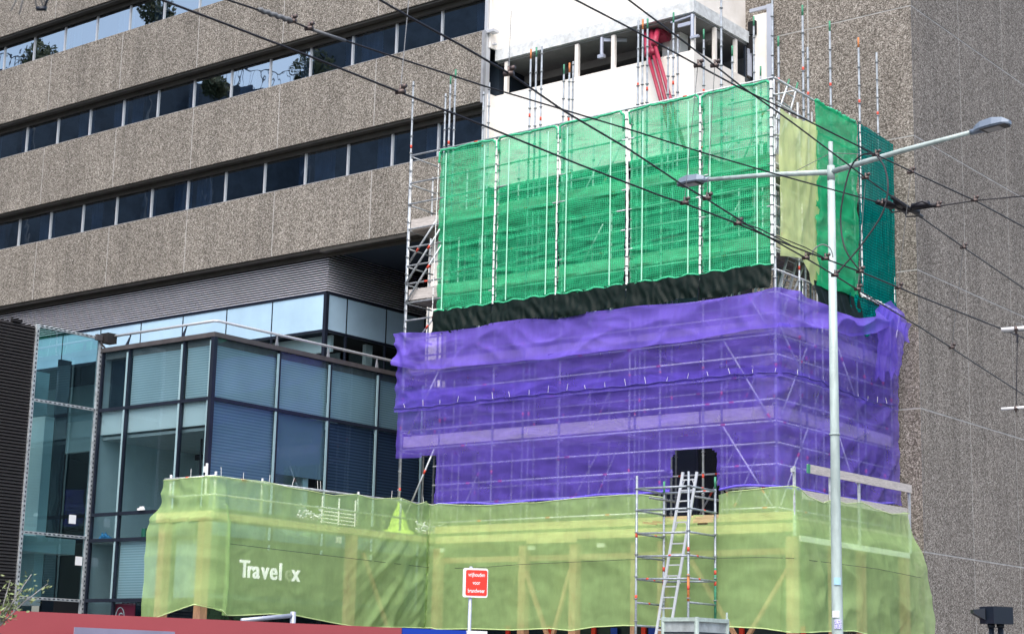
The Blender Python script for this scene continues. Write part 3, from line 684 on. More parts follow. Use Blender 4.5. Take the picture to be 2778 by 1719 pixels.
for x in bays[2:]:
    for z in (7.6, 9.65, 11.7, 13.7): ledger((x, YF, z - .04), (x, 37.1, z - .04), .022, 0, 0, 'transom')
# braces
def brace(a, b, r=.026): ledger(a, b, r, 1, 0, 'brace')
def fY(u, v, Y=YF - .05): return onY(u, v, Y)
brace(fY(1962, 922), fY(2096, 1145)); brace(fY(1962, 1157), fY(2095, 1372)); brace(fY(2028, 797), fY(2092, 905))
brace(fY(1190, 1008), fY(1107, 1180)); brace(fY(1178, 1218), fY(1100, 1400, YF)); brace(fY(1195, 620), fY(1100, 770), .03); brace(fY(1198, 665), fY(1100, 822), .03)
brace(fY(1186, 595), fY(1102, 725, YF + .2), .03)
brace(fY(1185, 850), fY(1140, 912))
brace(onX(2114, 880, XS + .05), onX(2188, 1045, XS + .05)); brace(onX(2188, 945, XS + .05), onX(2120, 1125, XS + .05)); brace(onX(2190, 1165, XS + .05), onX(2118, 1370, XS + .05))
brace(onX(2272, 940, XS + .05), onX(2345, 1150, XS + .05)); brace(onX(2275, 1180, XS + .05), onX(2342, 1400, XS + .05))
for i, (xa, xb) in enumerate(zip(bays[1:-1], bays[2:])):
    for z in (5.6, 7.6, 9.65, 11.7, 13.7):
        if (i + int(z)) % 2: brace((xa + .1, 36.2, z), (xa + 1.15, 36.2, z + 2.0), .023)
        else: brace((xb - .2, 37.2, z + 2.0), (xb - 1.5, 37.2, z), .023)
for y0 in (36.3, 38.3, 39.5):
    for z in (5.7, 7.6, 9.65, 11.7, 13.7): brace((-20.9, y0, z), (-20.9, y0 + 1.2, z + 2), .023)
# decks: planks side by side, and toe boards
for z in (7.6, 9.65, 11.7, 13.7):
    for j in range(4):
        mb = MB(); mb.box(-31.42, -19.95, YF + .06 + j * .26, YF + .30 + j * .26, z + .03, z + .075 + .004 * (j % 2)); mb.build('deck_plank', M['plank'], SF)
    for j in range(4):
        mb = MB(); mb.box(XS - 1.0 + j * .25, XS - .78 + j * .25, 36.15, 41.1, z + .028, z + .072 + .004 * (j % 2)); mb.build('deck_plank', M['plank'], SF)
    for x0, x1 in ((-31.44, -26.2), (-26.15, -22.0), (-21.95, -19.95)):
        mb = MB(); mb.box(x0, x1, YF + .015, YF + .05, z + .08, z + .08 + .30); mb.build('toe_board', M['toe'], SF)
    mb = MB(); mb.box(XS - .05, XS - .015, YF + .1, 41.1, z + .08, z + .38); mb.build('toe_board', M['toe'], SF)

# ------------------------------------------------------------------ netting
def interp(L, s):
    if s <= L[0][0]: return L[0][1]
    for (a, za), (b, zb) in zip(L[:-1], L[1:]):
        if s <= b:
            t = (s - a) / max(1e-6, b - a); return za + (zb - za) * t
    return L[-1][1]
def path_pt(path, s):
    acc = 0
    for (a, b) in zip(path[:-1], path[1:]):
        a = Vector(a); b = Vector(b); L = (b - a).length
        if s <= acc + L or b == Vector(path[-1]):
            t = (s - acc); d = (b - a) / L
            return a + d * t, Vector((d.y, -d.x))
        acc += L
def pathlen(path): return sum((Vector(b) - Vector(a)).length for a, b in zip(path[:-1], path[1:]))
def fn(x, y, z): return noise.noise(Vector((x, y, z)))
def ridge(n): return 1 - min(1, abs(n) * 2.4)
def sheet(name, path, top, bot, m, ds=.08, dz=.08, disp=None, hole=None, parent=None, smooth=True, s0=0, s1=None, slide=None):
    L = pathlen(path) if s1 is None else s1
    ns = max(2, int((L - s0) / ds)); hmax = max(z for _, z in top) - min(z for _, z in bot); nz = max(2, int(hmax / dz))
    mb = MB(); mb.uv = []
    for i in range(ns + 1):
        s = s0 + (L - s0) * i / ns
        p, n = path_pt(path, s)
        pa, na = path_pt(path, max(s0, s - .12)); pb, nb = path_pt(path, min(L, s + .12))
        n = (na + nb + n).normalized()
        zt = interp(top, s); zb = interp(bot, s)
        for k in range(nz + 1):
            z = zb + (zt - zb) * k / nz; tt = k / nz
            d = disp(s, z, tt) if disp else 0
            sl = slide(s, z) if slide else 0
            mb.v.append((p.x + n.x * d - n.y * sl, p.y + n.y * d + n.x * sl, z)); mb.uv.append((s, z))
    for i in range(ns):
        for k in range(nz):
            s = s0 + (L - s0) * (i + .5) / ns
            a = i * (nz + 1) + k
            z = (mb.v[a][2] + mb.v[a + 1][2]) / 2
            if hole and hole(s, z): continue
            mb.f.append((a, a + nz + 1, a + nz + 2, a + 1)); mb.m.append(0)
    return mb.build(name, m, parent, smooth)

# ---- green: five front panels, each a sheet laced between white cords
gx = [onY(u, 600, YF).x for u in (1193, 1352, 1520, 1711, 1908, 2103)]
gb = 11.3
YN = YF - .09
gl = ['leftmost green net panel, sagging beside the bare scaffold bay', 'second green net panel from the left, bright mesh at its top', 'middle green net panel above the black skirt',
      'fourth green net panel, with crimson pipes showing through its top', 'green net panel at the scaffold corner behind the left street lamp head']
for i in range(5):
    x0, x1 = gx[i] + .015, gx[i + 1] - (.015 if i != 2 else .13)
    w = x1 - x0
    path = [(x0, YN), (x1, YN)]
    N = thing('safety_net', ((x0 + x1) / 2, YN, gb), gl[i], 'safety net', 'green debris nets on the scaffold front')
    sd_ = i * 17.3
    def dsp(s, z, t, w=w, sd_=sd_):
        e = min(s, w - s) / (w / 2)
        hor = ridge(fn(s * .5 + sd_, z * 2.6, sd_)) * .045 + ridge(fn(s * .9 + z * .7 + sd_, z * 3.7 - s, 3)) * .035
        return .02 + (.05 * math.sin(PI * s / w)) - hor * (1.2 - .5 * e) + .02 * fn(s * 6, z * 5, sd_)
    top = [(0, 15.80), (w * .12, 15.86), (w * .5, 15.84), (w * .88, 15.86), (w, 15.76)]
    bot = [(0, gb + .02), (w * .25, gb - .05), (w * .5, gb + .03), (w * .8, gb - .03), (w, gb + .02)]
    sheet('mesh', path, top, bot, M['green'], .06, .06, dsp, None, N)
    # bunched hem along top and side
    hp = [(x0 + .03, YN - .04, 15.5), (x0 + .02, YN - .05, 15.80)] + [(x0 + w * t, YN - .05, 15.85 + .02 * math.sin(t * 19 + i)) for t in (.06, .3, .5, .7, .94)] + [(x1 - .02, YN - .05, 15.76), (x1 - .03, YN - .04, 15.2 + .2 * (i % 2))]
    h = MB(); pts = []
    for a, b in zip(hp[:-1], hp[1:]):
        for t in (0, .25, .5, .75): pts.append(Vector(a).lerp(Vector(b), t) + Vector((rnd.uniform(-.012, .012), rnd.uniform(-.01, .01), rnd.uniform(-.018, .018))))
    h.uv = None; h.tube(pts, .034, 6); h.build('hem', M['ptape'] if False else mat('green_hem_rope', (.05, .50, .26), .8, var=.4, vs=25) if i == 0 else bpy.data.materials['green_hem_rope'], N, True)
    h = MB(); h.tube([(x0 + w * t / 12, YN - .05, gb + .02 + .03 * math.sin(t * 1.7 + i)) for t in range(13)], .026, 5); h.build('hem', bpy.data.materials['green_hem_rope'], N, True)
    for t in ((.2, .84) if i % 2 else (.13, .8)):
        h = MB(); xx = x0 + w * t; h.tube([(xx, YN - .05, 15.75), (xx + .01, YN - .06, 13.5), (xx, YN - .05, gb + .05)], .017, 5); h.build('reinforcement_band', M['ptape'], N)
    # black skirt below each panel
    def dsk(s, z, t, w=w, sd_=sd_):
        return .04 + (.06 * ridge(fn(s * 2.4 + z * 1.8 + sd_, z * 1.2, 5)) + .05 * ridge(fn(s * 6 + z * 2.9 + sd_, z * 2.6, 9))) * (1 - t * .6) + .06 * (1 - t)
    skb = 10.70
    sk = sheet('tarp_skirt', [(gx[i] + .01, YN), (gx[i + 1] - .01, YN)], [(0, gb + .03), (w, gb + .03)], [(0, skb - .02 - (.03 if i == 0 else 0)), (w * .4, skb - .05), (w * .75, skb + .05), (w + .1, skb)], M['tarp'], .04, .06, dsk)
    tag(sk, ['black tarp skirt under the leftmost green net', 'black tarp skirt under the second green net', 'black tarp skirt under the middle green net', 'black tarp skirt under the fourth green net', 'black tarp skirt below the corner green net, right of the white cord'][i], 'tarp skirt', 'black tarp skirts below the green nets')
# white lacing cords between the panels
def cord(name, pts, r, label, grp='white lacing cords of the green nets'):
    mb = MB(); P_ = []
    for a, b in zip(pts[:-1], pts[1:]):
        a = Vector(a); b = Vector(b); n = max(1, int((b - a).length / .12))
        for k in range(n): P_.append(a.lerp(b, k / n) + Vector((rnd.uniform(-.006, .006), 0, 0)))
    P_.append(Vector(pts[-1])); mb.tube(P_, r, 6, 0)
    z = pts[0][2]; k = 0
    while z > pts[-1][2] + .2:                     # dark tie wraps
        t = (pts[0][2] - z) / (pts[0][2] - pts[-1][2]); c = Vector(pts[0]).lerp(Vector(pts[-1]), t)
        mb.tube([c + Vector((0, 0, .012)), c - Vector((0, 0, .012))], r * 1.35, 6, 1); z -= .24
    o = mb.build(name, [M['cord'], M['sig']], None); tag(o, label, 'cord', grp)
cl = ['white cord at the left edge of the first green net', 'white laced cord between first and second green net', 'white laced cord between second and third green net',
      'white laced cord beside the open black slit in the green nets', 'white laced cord behind the left lamp head', 'thick white cord at the scaffold corner beside the lime sheet']
for i, x in enumerate(gx): cord('lacing_cord', [(x + (.03 if i == 0 else -.06 if i == 3 else 0), YN - .06, 15.85), (x, YN - .07, 13.5), (x - (.03 if i == 0 else 0), YN - .06, gb)], (.012, .026, .022, .034, .028, .040)[i], cl[i])
cord('lacing_cord', [(XS + .12, onX(2322, 500, XS).y + .02, 15.9), (XS + .12, onX(2322, 500, XS).y, gb)], .030, 'white laced cord between the green and the teal side nets')
cord('lacing_cord', [(XS + .12, onX(2206, 300, XS).y, 15.95), (XS + .12, onX(2206, 300, XS).y, 15.0)], .026, 'short white cord at the top left of the side green net')
cord('lacing_cord', [(XS + .12, 41.22, 15.8), (XS + .12, 41.15, gb)], .022, 'white laced cord at the tower end of the teal net')
# ---- right side: lime sheet, green sheet, teal sheet
XN = XS + .10
def sy(u, v=500): return onX(u, v, XN).y
def sz_(u, v): return onX(u, v, XN).z
def side_edge(pts, y0): return [(onX(u, v, XN).y - y0, onX(u, v, XN).z) for u, v in pts]
y0 = YF - .02
tp = side_edge([(2108, 292), (2130, 312), (2160, 328), (2205, 333)], y0); bt = side_edge([(2108, 694), (2140, 698), (2170, 702), (2185, 740), (2200, 775), (2212, 770)], y0)
def dl(s, z, t): return .02 + .10 * ridge(fn(s * 2.2, z * .6, 9)) * (.4 + t * .3) + .05 * math.sin(PI * min(1, s / 2)) + .03 * fn(s * 5, z * 2, 1)
o = sheet('lime_sheet', [(XN, y0), (XN, sy(2205, 500) + .18)], tp, bt, M['lime'], .05, .08, dl); tag(o, 'lime yellow sheet hanging on the scaffold side above the ladder', 'sheet')
y0 = sy(2206, 500); y1 = sy(2320, 500)
tp = side_edge([(2206, 272), (2235, 292), (2262, 305), (2290, 322), (2318, 335)], y0); bt = side_edge([(2206, 772), (2240, 790), (2270, 792), (2318, 808)], y0)
def dg(s, z, t): return .03 + .06 * ridge(fn(s * 1.2 + 4, z * 2.2, 2)) + .10 * math.sin(PI * min(1, s / 2.3)) * .6 + .02 * fn(s * 5, z * 6, 1)
N = thing('safety_net', (XN, y0, gb), 'plain green net on the scaffold side between lime sheet and teal net', 'safety net')
sheet('mesh', [(XN, y0), (XN, y1)], tp, bt, net('green_net_fine', (.03, .56, .24), .82, .45, weave=.06), .06, .06, dg, None, N)
h = MB(); h.tube([Vector((XN + .06 + rnd.uniform(-.02, .02), y0 + s, z + rnd.uniform(-.02, .02))) for s, z in [(a + (b - a) * k / 6, za + (zb - za) * k / 6) for (a, za), (b, zb) in zip(tp[:-1], tp[1:]) for k in range(6)]], .045, 6)
h.build('hem', bpy.data.materials['green_hem_rope'], N, True)
sk = sheet('tarp_skirt', [(XN, y0 - .1), (XN, y1)], [(0, gb - .05), (2.3, gb - .02)], side_edge([(2200, 842), (2250, 865), (2285, 900), (2318, 880)], y0), M['tarp'], .04, .06, lambda s, z, t: .04 + .12 * ridge(fn(s * 3 + z, z * .8, 8)) * (1 - t) + .08 * (1 - t))
tag(sk, 'black tarp skirt hanging below the green side net behind the lamp post', 'tarp skirt')
y0 = sy(2326, 500); y1 = 41.2
def dt(s, z, t): return .03 + .03 * ridge(fn(s * 4, z * .5, 22)) + .015 * fn(s * 5, z * 4, 3)
o = sheet('safety_net', [(XN, y0), (XN, y1)], [(0, 15.92), (2, 15.84)], [(0, gb + .06), (2, gb - .02)], M['teal'], .05, .08, dt); tag(o, 'dark teal coarse net panel against the tower wall', 'safety net')
o = sheet('net_flap', [(XN, sy(2296, 840)), (XN, 41.0)], [(0, 11.28), (.5, 11.28), (1.9, 11.2)], [(0, 10.6), (.8, 10.25), (1.4, 10.5), (1.9, 10.8)], M['teal'], .05, .06, lambda s, z, t: .03 + .08 * ridge(fn(s * 3, z * 2, 12)) + .05 * (1 - t)); tag(o, 'loose teal net flap under the knotted white rope', 'net flap')
mb = MB(); pts = []
for k in range(60):
    t = k / 59; pts.append((XN + .12 + .03 * math.sin(k * 1.9), sy(2322, 805) + t * (41.1 - sy(2322, 805)), 11.32 - .08 * t + .03 * math.cos(k * 2.3)))
mb.tube(pts, .018, 6); mb.tube([(p[0] + .02, p[1] + .03, p[2] - .01) for p in pts[::2]], .018, 6)
mb.tube([(XN + .16, 41.15, 11.2), (XN + .2, 40.85, 10.5)], .012, 5)
tag(mb.build('rope', M['cord']), 'knotted white rope along the bottom of the teal net', 'rope')
# top-of-scaffold ladder frame showing above the lime sheet
LD = thing('short_ladder', (XS - .4, 36, 14.5), 'small green tipped ladder leaning behind the top rails above the lime sheet', 'ladder')
a0 = onX(2119, 283, XS - .35); a1 = onX(2141, 218, XS - .35); b0 = onX(2144, 302, XS - .35); b1 = onX(2164, 227, XS - .35)
p = MB(); p.tube([a0 + (a0 - a1) * .6, a1], .024, 8); p.tube([a0.lerp(a1, .8), a1 + Vector((0, 0, .02))], .026, 8, 2); p.build('rail', POLEM, LD)
p = MB(); p.tube([b0 + (b0 - b1) * .6, b1], .024, 8); p.tube([b0.lerp(b1, .8), b1 + Vector((0, 0, .02))], .026, 8, 2); p.build('rail', POLEM, LD)
for t in (-.3, .1, .5): p = MB(); p.tube([a0.lerp(a1, t), b0.lerp(b1, t)], .016, 6); p.build('rung', POLEM, LD)
# ladder in the gap under the lime sheet
LD = thing('access_ladder', (XS - .3, 36, 10), 'aluminium ladder in the dark gap below the lime sheet', 'ladder')
XQ = XS - .25
a0, a1, b0, b1 = onX(2112, 790, XQ), onX(2146, 660, XQ), onX(2138, 800, XQ), onX(2170, 672, XQ)
for (c, d) in ((a0, a1), (b0, b1)): p = MB(); p.bar(c - (d - c) * .4, d + (d - c) * .3, .06, .03); p.build('rail', M['alu_l'], LD)
for k in range(9): t = -.3 + k * .19; p = MB(); p.tube([a0.lerp(a1, t), b0.lerp(b1, t)], .015, 6); p.build('rung', M['alu_l'], LD)
p = MB(); p.tube([onX(2150, 800, XQ + .1), onX(2188, 700, XQ + .1)], .026); tag(p.build('loose_tube', M['galv'], None, True), 'steel tube leaning beside the ladder below the lime sheet', 'tube')

# ---- purple: lower sheet, upper sheet and the turned-over top flap, all wrapping the corner
YP = YF - .07; XP = XS + .07
xl = onY(1085, 1000, YP).x
path = [(xl, YP), (XP, YP), (XP, 41.12)]
SL = XP - xl                                   # s at the corner
def eF(pts): return [(onY(u, v, YP).x - xl, onY(u, v, YP).z) for u, v in pts]
def eS(pts): return [(SL + onX(u, v, XP).y - YP, onX(u, v, XP).z) for u, v in pts]
def dpl(s, z, t):
    r = ridge(fn(s * .35 + 1, z * 1.8 + s * .25, 4)) * .035 + ridge(fn(s * .8 + z * .5, z * 3.1, 7)) * .025
    r2 = 0
    if s > SL - .6: r2 = .10 * ridge(fn(s * .5, z * 1.1 - s * .6, 11)) + .18 * math.sin(PI * min(1, max(0, (s - SL) / 6.0))) * (1 - t * .4)
    e = .05 * ridge(fn(s * 4, z * 1.2, 2)) * math.exp(-((z - 6.2) / .35) ** 2)
    return r + r2 + e + .012 * fn(s * 5, z * 5, 3)
def hole(s, z):
    x = xl + s
    n = .06 * fn(s * 3, z * 3, 0)
    if s < SL and onleft(x) and z < 7.38 + n: return True
    cr = max(0, dx0 + .16 - x, x - (dx1 - .16))
    if dx0 + n < x < dx1 + n * .6 and z < 7.06 - cr * .9 + n * .4: return True
    return False
hx = onY(1184, 1300, YP).x
def onleft(x): return x < hx + .05 * fn(x, 0, 0)
dx0, dx1 = onY(1822, 1300, YP).x, onY(1950, 1300, YP).x
b0_ = eF([(1090, 1365), (1190, 1365), (1330, 1366), (1420, 1362), (1560, 1350), (1720, 1338), (1820, 1335), (1950, 1328), (2000, 1320), (2103, 1318)]) + eS([(2160, 1330), (2250, 1350), (2330, 1362), (2410, 1368)])
t0_ = eF([(1085, 1060), (1300, 1045), (1700, 1020), (2103, 990)]) + eS([(2180, 1016), (2250, 1048), (2330, 1082), (2408, 1110)])
PN = thing('purple_net', (-25, YP, 6), 'lower purple net with a square doorway opening at the ladder', 'safety net')
sheet('mesh', path, t0_, b0_, M['purple'], .065, .055, dpl, hole, PN)
h = MB(); pts = [];
for (a, za), (b, zb) in zip(b0_[1:-1], b0_[2:]):
    for k in range(8):
        s = a + (b - a) * k / 8; z = za + (zb - za) * k / 8
        if dx0 < xl + s < dx1: 
            if pts: h.tube(pts, .03, 6); pts = []
            continue
        pp, nn = path_pt(path, s); d = dpl(s, z, 0) + .02; pts.append((pp.x + nn.x * d, pp.y + nn.y * d, z + .02 * math.sin(s * 3)))
if len(pts) > 1: h.tube(pts, .03, 6)
h.build('hem', mat('purple_hem_cloth', (.15, .11, .72), .8, var=.3, vs=12), PN, True)
# upper sheet
def dpu(s, z, t):
    r = ridge(fn(s * .3 + 9, z * 1.5 - s * .2, 14)) * .04 + ridge(fn(s * .9, z * 2.7, 17)) * .025
    r2 = 0
    if s > SL: r2 = .30 * math.sin(PI * min(1, (s - SL) / 5.2)) * (.4 + .6 * math.sin(PI * t)) + .08 * ridge(fn(s * .7, z * .9 + s * .5, 12))
    e = 0
    if s < 1.0: e = .10 * (1 - s) * ridge(fn(s * 2, z * 3, 5))
    return .03 + r + r2 + e + .012 * fn(s * 5, z * 5, 8)
t1_ = eF([(1085, 940), (1130, 985), (1190, 990), (1300, 985), (1460, 965), (1700, 935), (2000, 890), (2103, 878)]) + eS([(2180, 885), (2250, 905), (2330, 905), (2400, 890)])
b1_ = eF([(1085, 1120), (1180, 1112), (1300, 1096), (1420, 1085), (1700, 1058), (2000, 1028), (2103, 1022)]) + eS([(2180, 1040), (2250, 1070), (2330, 1098), (2400, 1108)])
PU = thing('purple_net', (-25, YP, 9), 'upper purple net tied in a line of small knots', 'safety net')
sheet('mesh', path, t1_, b1_, M['purple'], .065, .055, dpu, None, PU)
h = MB(); pts = []
for s in [i * .12 for i in range(int(pathlen(path) / .12))]:
    z = interp(b1_, s) + .10; pp, nn = path_pt(path, s); d = dpu(s, z, 0) + .03; q = Vector((pp.x + nn.x * d, pp.y + nn.y * d, z + .015 * math.sin(s * 9))); pts.append(q)
h.tube(pts, .016, 5)
h.build('tie_line', mat('dark_purple_seam', (.05, .035, .26), .8), PU, True)
h = MB()
for k, q in enumerate(pts[3::5]):
    h = MB(); a = rnd.uniform(-.05, .05); h.tube([q, q + Vector((a, -.01, .10 + rnd.random() * .1))], .005, 4); h.build('cable_tie', M['cord'], PU)
# top flap, folded double and brighter
tf = eF([(1083, 912), (1100, 905), (1180, 905), (1300, 893), (1345, 880), (1440, 868), (1520, 868), (1600, 850), (1760, 832), (1900, 822), (2000, 808), (2080, 793), (2103, 783)]) + eS([(2140, 795), (2180, 818), (2215, 850), (2250, 860), (2290, 868), (2330, 864), (2352, 838), (2375, 820), (2395, 850), (2410, 880)])
bf = eF([(1085, 995), (1130, 1003), (1200, 1002), (1330, 990), (1500, 975), (1700, 950), (1900, 925), (2000, 905), (2103, 890)]) + eS([(2150, 890), (2215, 905), (2270, 918), (2330, 908), (2370, 890), (2395, 905), (2410, 930)])
def dpf(s, z, t):
    r = ridge(fn(s * .45 + 2, z * 1.1 - s * .45, 24)) * .12 + ridge(fn(s * .9, z * 1.9 + s * .3, 27)) * .05
    e = .16 * math.exp(-s * 2.2) * ridge(fn(s * 3, z * 2 + s * 2, 6))
    r2 = 0 if s < SL else .22 * min(1, (s - SL) / 2) + .16 * ridge(fn(s * .8, z * 1.6 - s * .5, 2))
    return .07 + r + e + r2
PF = sheet('purple_flap', path, tf, bf, M['purple2'], .06, .05, dpf); tag(PF, 'bright double folded purple cloth along the top of the purple nets', 'net flap')
# gathered end hanging past the side at the tower
mb = MB(); mb.uv = []; n1, n2 = 26, 40
ct = [onX(2380, 822, XP + .3), onX(2420, 840, XP + .5), onX(2462, 892, XP + .6)]
for i in range(n1 + 1):
    t = i / n1
    top_ = ct[0].lerp(ct[1], t * 2) if t < .5 else ct[1].lerp(ct[2], t * 2 - 1)
    for k in range(n2 + 1):
        kk = k / n2; L_ = 1.9 * (1 - .45 * t ** 2) + .12 * math.sin(i * .9)
        x = top_.x + .10 * ridge(fn(i * .22, kk * 2, 3)) - .18 * kk; y = top_.y - .10 * math.sin(kk * 3) * t - (.16 * kk * t); z = top_.z - L_ * kk
        mb.v.append((x, min(y, YT - .03) if x < XT else y, z)); mb.uv.append((t * 1.2, z))
for i in range(n1):
    for k in range(n2): a = i * (n2 + 1) + k; mb.f.append((a, a + 1, a + n2 + 2, a + n2 + 1)); mb.m.append(0)
tag(mb.build('net_end', M['purple'], None, True), 'gathered loose end of purple netting hanging beside the tower', 'net flap')

# ---- yellow-green net over the canopy
ypath = [(-32.2, YYL), (XYL, YYL), (XYL, YC), (XC, YC), (XC, 41.0)]
s1_, s2_ = 2.2, 2.2 + (YC - YYL); s3_ = s2_ + (XC - XYL); s4_ = s3_ + (41.0 - YC)
def yF1(p): return [(onY(u, v, YYL).x + 32.2, onY(u, v, YYL).z) for u, v in p]
def yS1(p): return [(s1_ + onX(u, v, XYL).y - YYL, onX(u, v, XYL).z) for u, v in p]
def yF2(p): return [(s2_ + onY(u, v, YC).x - XYL, onY(u, v, YC).z) for u, v in p]
def yS2(p): return [(s3_ + onX(u, v, XC).y - YC, onX(u, v, XC).z) for u, v in p]
ytop = [(.55, 5.98)] + yS1([(586, 1292), (650, 1300), (712, 1306), (780, 1322), (830, 1330), (900, 1344), (960, 1340), (1010, 1353), (1080, 1350), (1125, 1368), (1150, 1360), (1178, 1374)]) + \
    yF2([(1195, 1366), (1250, 1370), (1330, 1371), (1415, 1364), (1460, 1364), (1560, 1352), (1700, 1342), (1750, 1342), (1810, 1350), (1950, 1344), (1980, 1335), (2050, 1328), (2100, 1322), (2155, 1318)]) + \
    yS2([(2160, 1322), (2185, 1345), (2225, 1364), (2255, 1352), (2290, 1366), (2330, 1362), (2360, 1378), (2410, 1394), (2465, 1392)])
ybot = [(0, 2.6)] + yS1([(560, 1640), (586, 1668), (640, 1668), (720, 1664), (790, 1668), (900, 1690), (960, 1700), (1080, 1700), (1180, 1704)]) + \
    yF2([(1195, 1706), (1300, 1705), (1400, 1708), (1500, 1704), (1560, 1710), (1620, 1700), (1700, 1696), (1800, 1698), (2000, 1700), (2080, 1704), (2155, 1715)]) + yS2([(2200, 1712), (2280, 1710), (2330, 1722), (2460, 1726), (2510, 1724)])
ytop = sorted(ytop); ybot = sorted(ybot)
inner = s2_
def dy(s, z, t):
    r = ridge(fn(s * .5, z * 1.2, 31)) * .05 + .015 * fn(s * 4, z * 5, 3)
    # skirt below the canopy deck steps outwards
    low = 1 / (1 + math.exp((z - 5.15) * 9))
    d = .03 + r * .7 + low * .10
    if s < s1_ + .3: d += low * .22 + .10 * ridge(fn(s * 1.5 + z * 1.2, z * 1.2 - s, 6)) * (z > 5)
    # fold fans pulled to the inner corner
    dxx = s - inner
    if abs(dxx) < 3.2:
        f = math.exp(-((dxx + .9) / 2.0) ** 2) * (1 / (1 + math.exp((z - 4.9) * 5)))
        d += f * (.15 * (ridge(fn((dxx - z * .8) * 1.1, .5 * z, 41)) - .4)) + f * .05 * ridge(fn((dxx - z * .9) * 3.1, .5 * z, 43))
    if s > s3_ - .2:
        q = min(1, max(0, (s - s3_) / 6)); d += low * .12 * math.sin(PI * min(1, q * .55)) * (math.sin(PI * min(1, max(0, (5.9 - z) / 4.2)))) + .14 * ridge(fn(s * .6 + z * .8, z * .5 - s * .7, 51)) * (.3 + .7 * (1 - t)) * low
    # ties on the top rail pull small fans
    d += .03 * (1 - low) * ridge(fn(s * 2.4, z * .5, 60))
    return d
yw0, yw1 = s2_ + onY(1822, 1350, YC).x - XYL, s2_ + onY(1945, 1350, YC).x - XYL
def hy(s, z):
    if yw0 - .1 < s < yw1 + .1 and z > 5.40 + .05 * math.sin(s * 6): return True
    for u, v, ru, rv in ((1775, 1418, .27, .035), (1911, 1411, .30, .09)):
        c = onY(u, v, YC); 
        if ((s - s2_ - (c.x - XYL)) / ru) ** 2 + ((z - c.z) / rv) ** 2 < 1: return True
    return False
YNN = thing('yellow_net', (-25, YC, 3), 'yellow green net draped over the timber canopy around both corners', 'safety net')
sheet('mesh', ypath, ytop, ybot, M['yellow'], .07, .055, dy, hy, YNN, s0=.55, slide=lambda s, z: -(.20 / (1 + math.exp((z - 5.28) * 9))) * max(0, 1 - (s - .55) / 1.2) - (.80 * max(0, (s - s4_ + 1.3) / 1.3) * min(1, max(0, (z - 3.4) / 2.4)) ** 1.2 if s > s4_ - 1.3 else 0))
def yhem(edge, r, off):
    h = MB(); pts = []
    for (a, za), (b, zb) in zip(edge[:-1], edge[1:]):
        n = max(1, int((b - a) / .15))
        for k in range(n):
            s = a + (b - a) * k / n; z = za + (zb - za) * k / n
            if off and yw0 - .1 < s < yw1 + .1:
                if len(pts) > 1: h.tube(pts, r, 5)
                pts = []; continue
            pp, nn = path_pt(ypath, max(.55, s)); d = dy(s, z, 0 if not off else 1) + .01; pts.append((pp.x + nn.x * d, pp.y + nn.y * d, z))
    if len(pts) > 1: h.tube(pts, r, 5)
    return h
yhem(ybot, .013, 0).build('hem', mat('yellow_hem', (.50, .64, .30), .8), YNN, True)
yhem([e for e in ytop if e[0] < s3_ + 7], .010, 1).build('hem', bpy.data.materials['yellow_hem'], YNN, True)
cw = MB(); cp = [onY(412, 1479, YYL - .16), onY(568, 1469, YYL - .2), onX(600, 1471, XYL + .2), onX(813, 1497, XYL + .22), onX(1168, 1539, XYL + .2), onY(1283, 1540, YC - .2), onY(1409, 1530, YC - .2), onY(1700, 1517, YC - .2), onY(2064, 1511, YC - .22), onY(2150, 1513, YC - .22), onX(2256, 1526, XC + .3), onX(2380, 1542, XC + .35), onX(2498, 1566, XC + .4)]
cw.tube(cp, .0055, 5); tag(cw.build('tension_cord', M['wire'], None), 'thin dark cord running around the outside of the yellow green net', 'cord')
# cone of net around the left scaffold leg
mb = MB(); mb.uv = []; cx_, cy_ = -31.49, YF; n = 30
prof = [(6.25, .035), (6.1, .05), (5.95, .11), (5.75, .18), (5.55, .24), (5.45, .27), (5.40, .38), (5.30, .41), (5.18, .45)]
for z, r in prof:
    for k in range(n):
        a = 2 * PI * k / n; rr = r * (1 + .16 * math.sin(k * 2.1 + z * 3) + .08 * math.sin(k * 5)); mb.v.append((cx_ + rr * math.cos(a), cy_ + rr * math.sin(a), z + .03 * math.sin(k * 1.3) * (r > .2))); mb.uv.append((k * .05, z))
for i in range(len(prof) - 1):
    for k in range(n): mb.f.append((i * n + k, i * n + (k + 1) % n, (i + 1) * n + (k + 1) % n, (i + 1) * n + k)); mb.m.append(0)
tag(mb.build('net_cone', M['conecl'], None, True), 'bright yellow net gathered in a cone round the left scaffold leg', 'net sleeve')

# ------------------------------------------------------------------ timber canopy carrying the scaffold
CP = thing('timber_canopy', (-25, YC, 0), 'timber protection canopy of posts and beams under the yellow net', 'canopy')
def post(x, y, w=.2, z1=4.9): p = MB(); p.box(x - w / 2, x + w / 2, y - w / 2, y + w / 2, 0.12, z1); p.build('post', M['timber'], CP)
for u in (1189, 1422, 1560, 1720, 1800, 2150):
    q = onY(u, 1550, YC + .25); post(q.x, YC + .25, .21 if u not in (1720,) else .12)
for u in (552, 952): 
    q = onX(u, 1500, XYL - .25); post(XYL - .25, q.y, .22, 5.05)
post(XYL - 1.9, YYL + .25, .22, 5.05); post(XC - .25, onX(2335, 1500, XC - .25).y, .18); post(XC - .25, 40.6, .2); post(XC - .25, onX(2255, 1400, XC - .25).y, .14)
def beam(x0, x1, y0, y1, z0, z1, m='pine'): p = MB(); p.box(x0, x1, y0, y1, z0, z1); p.build('beam', M[m], CP)
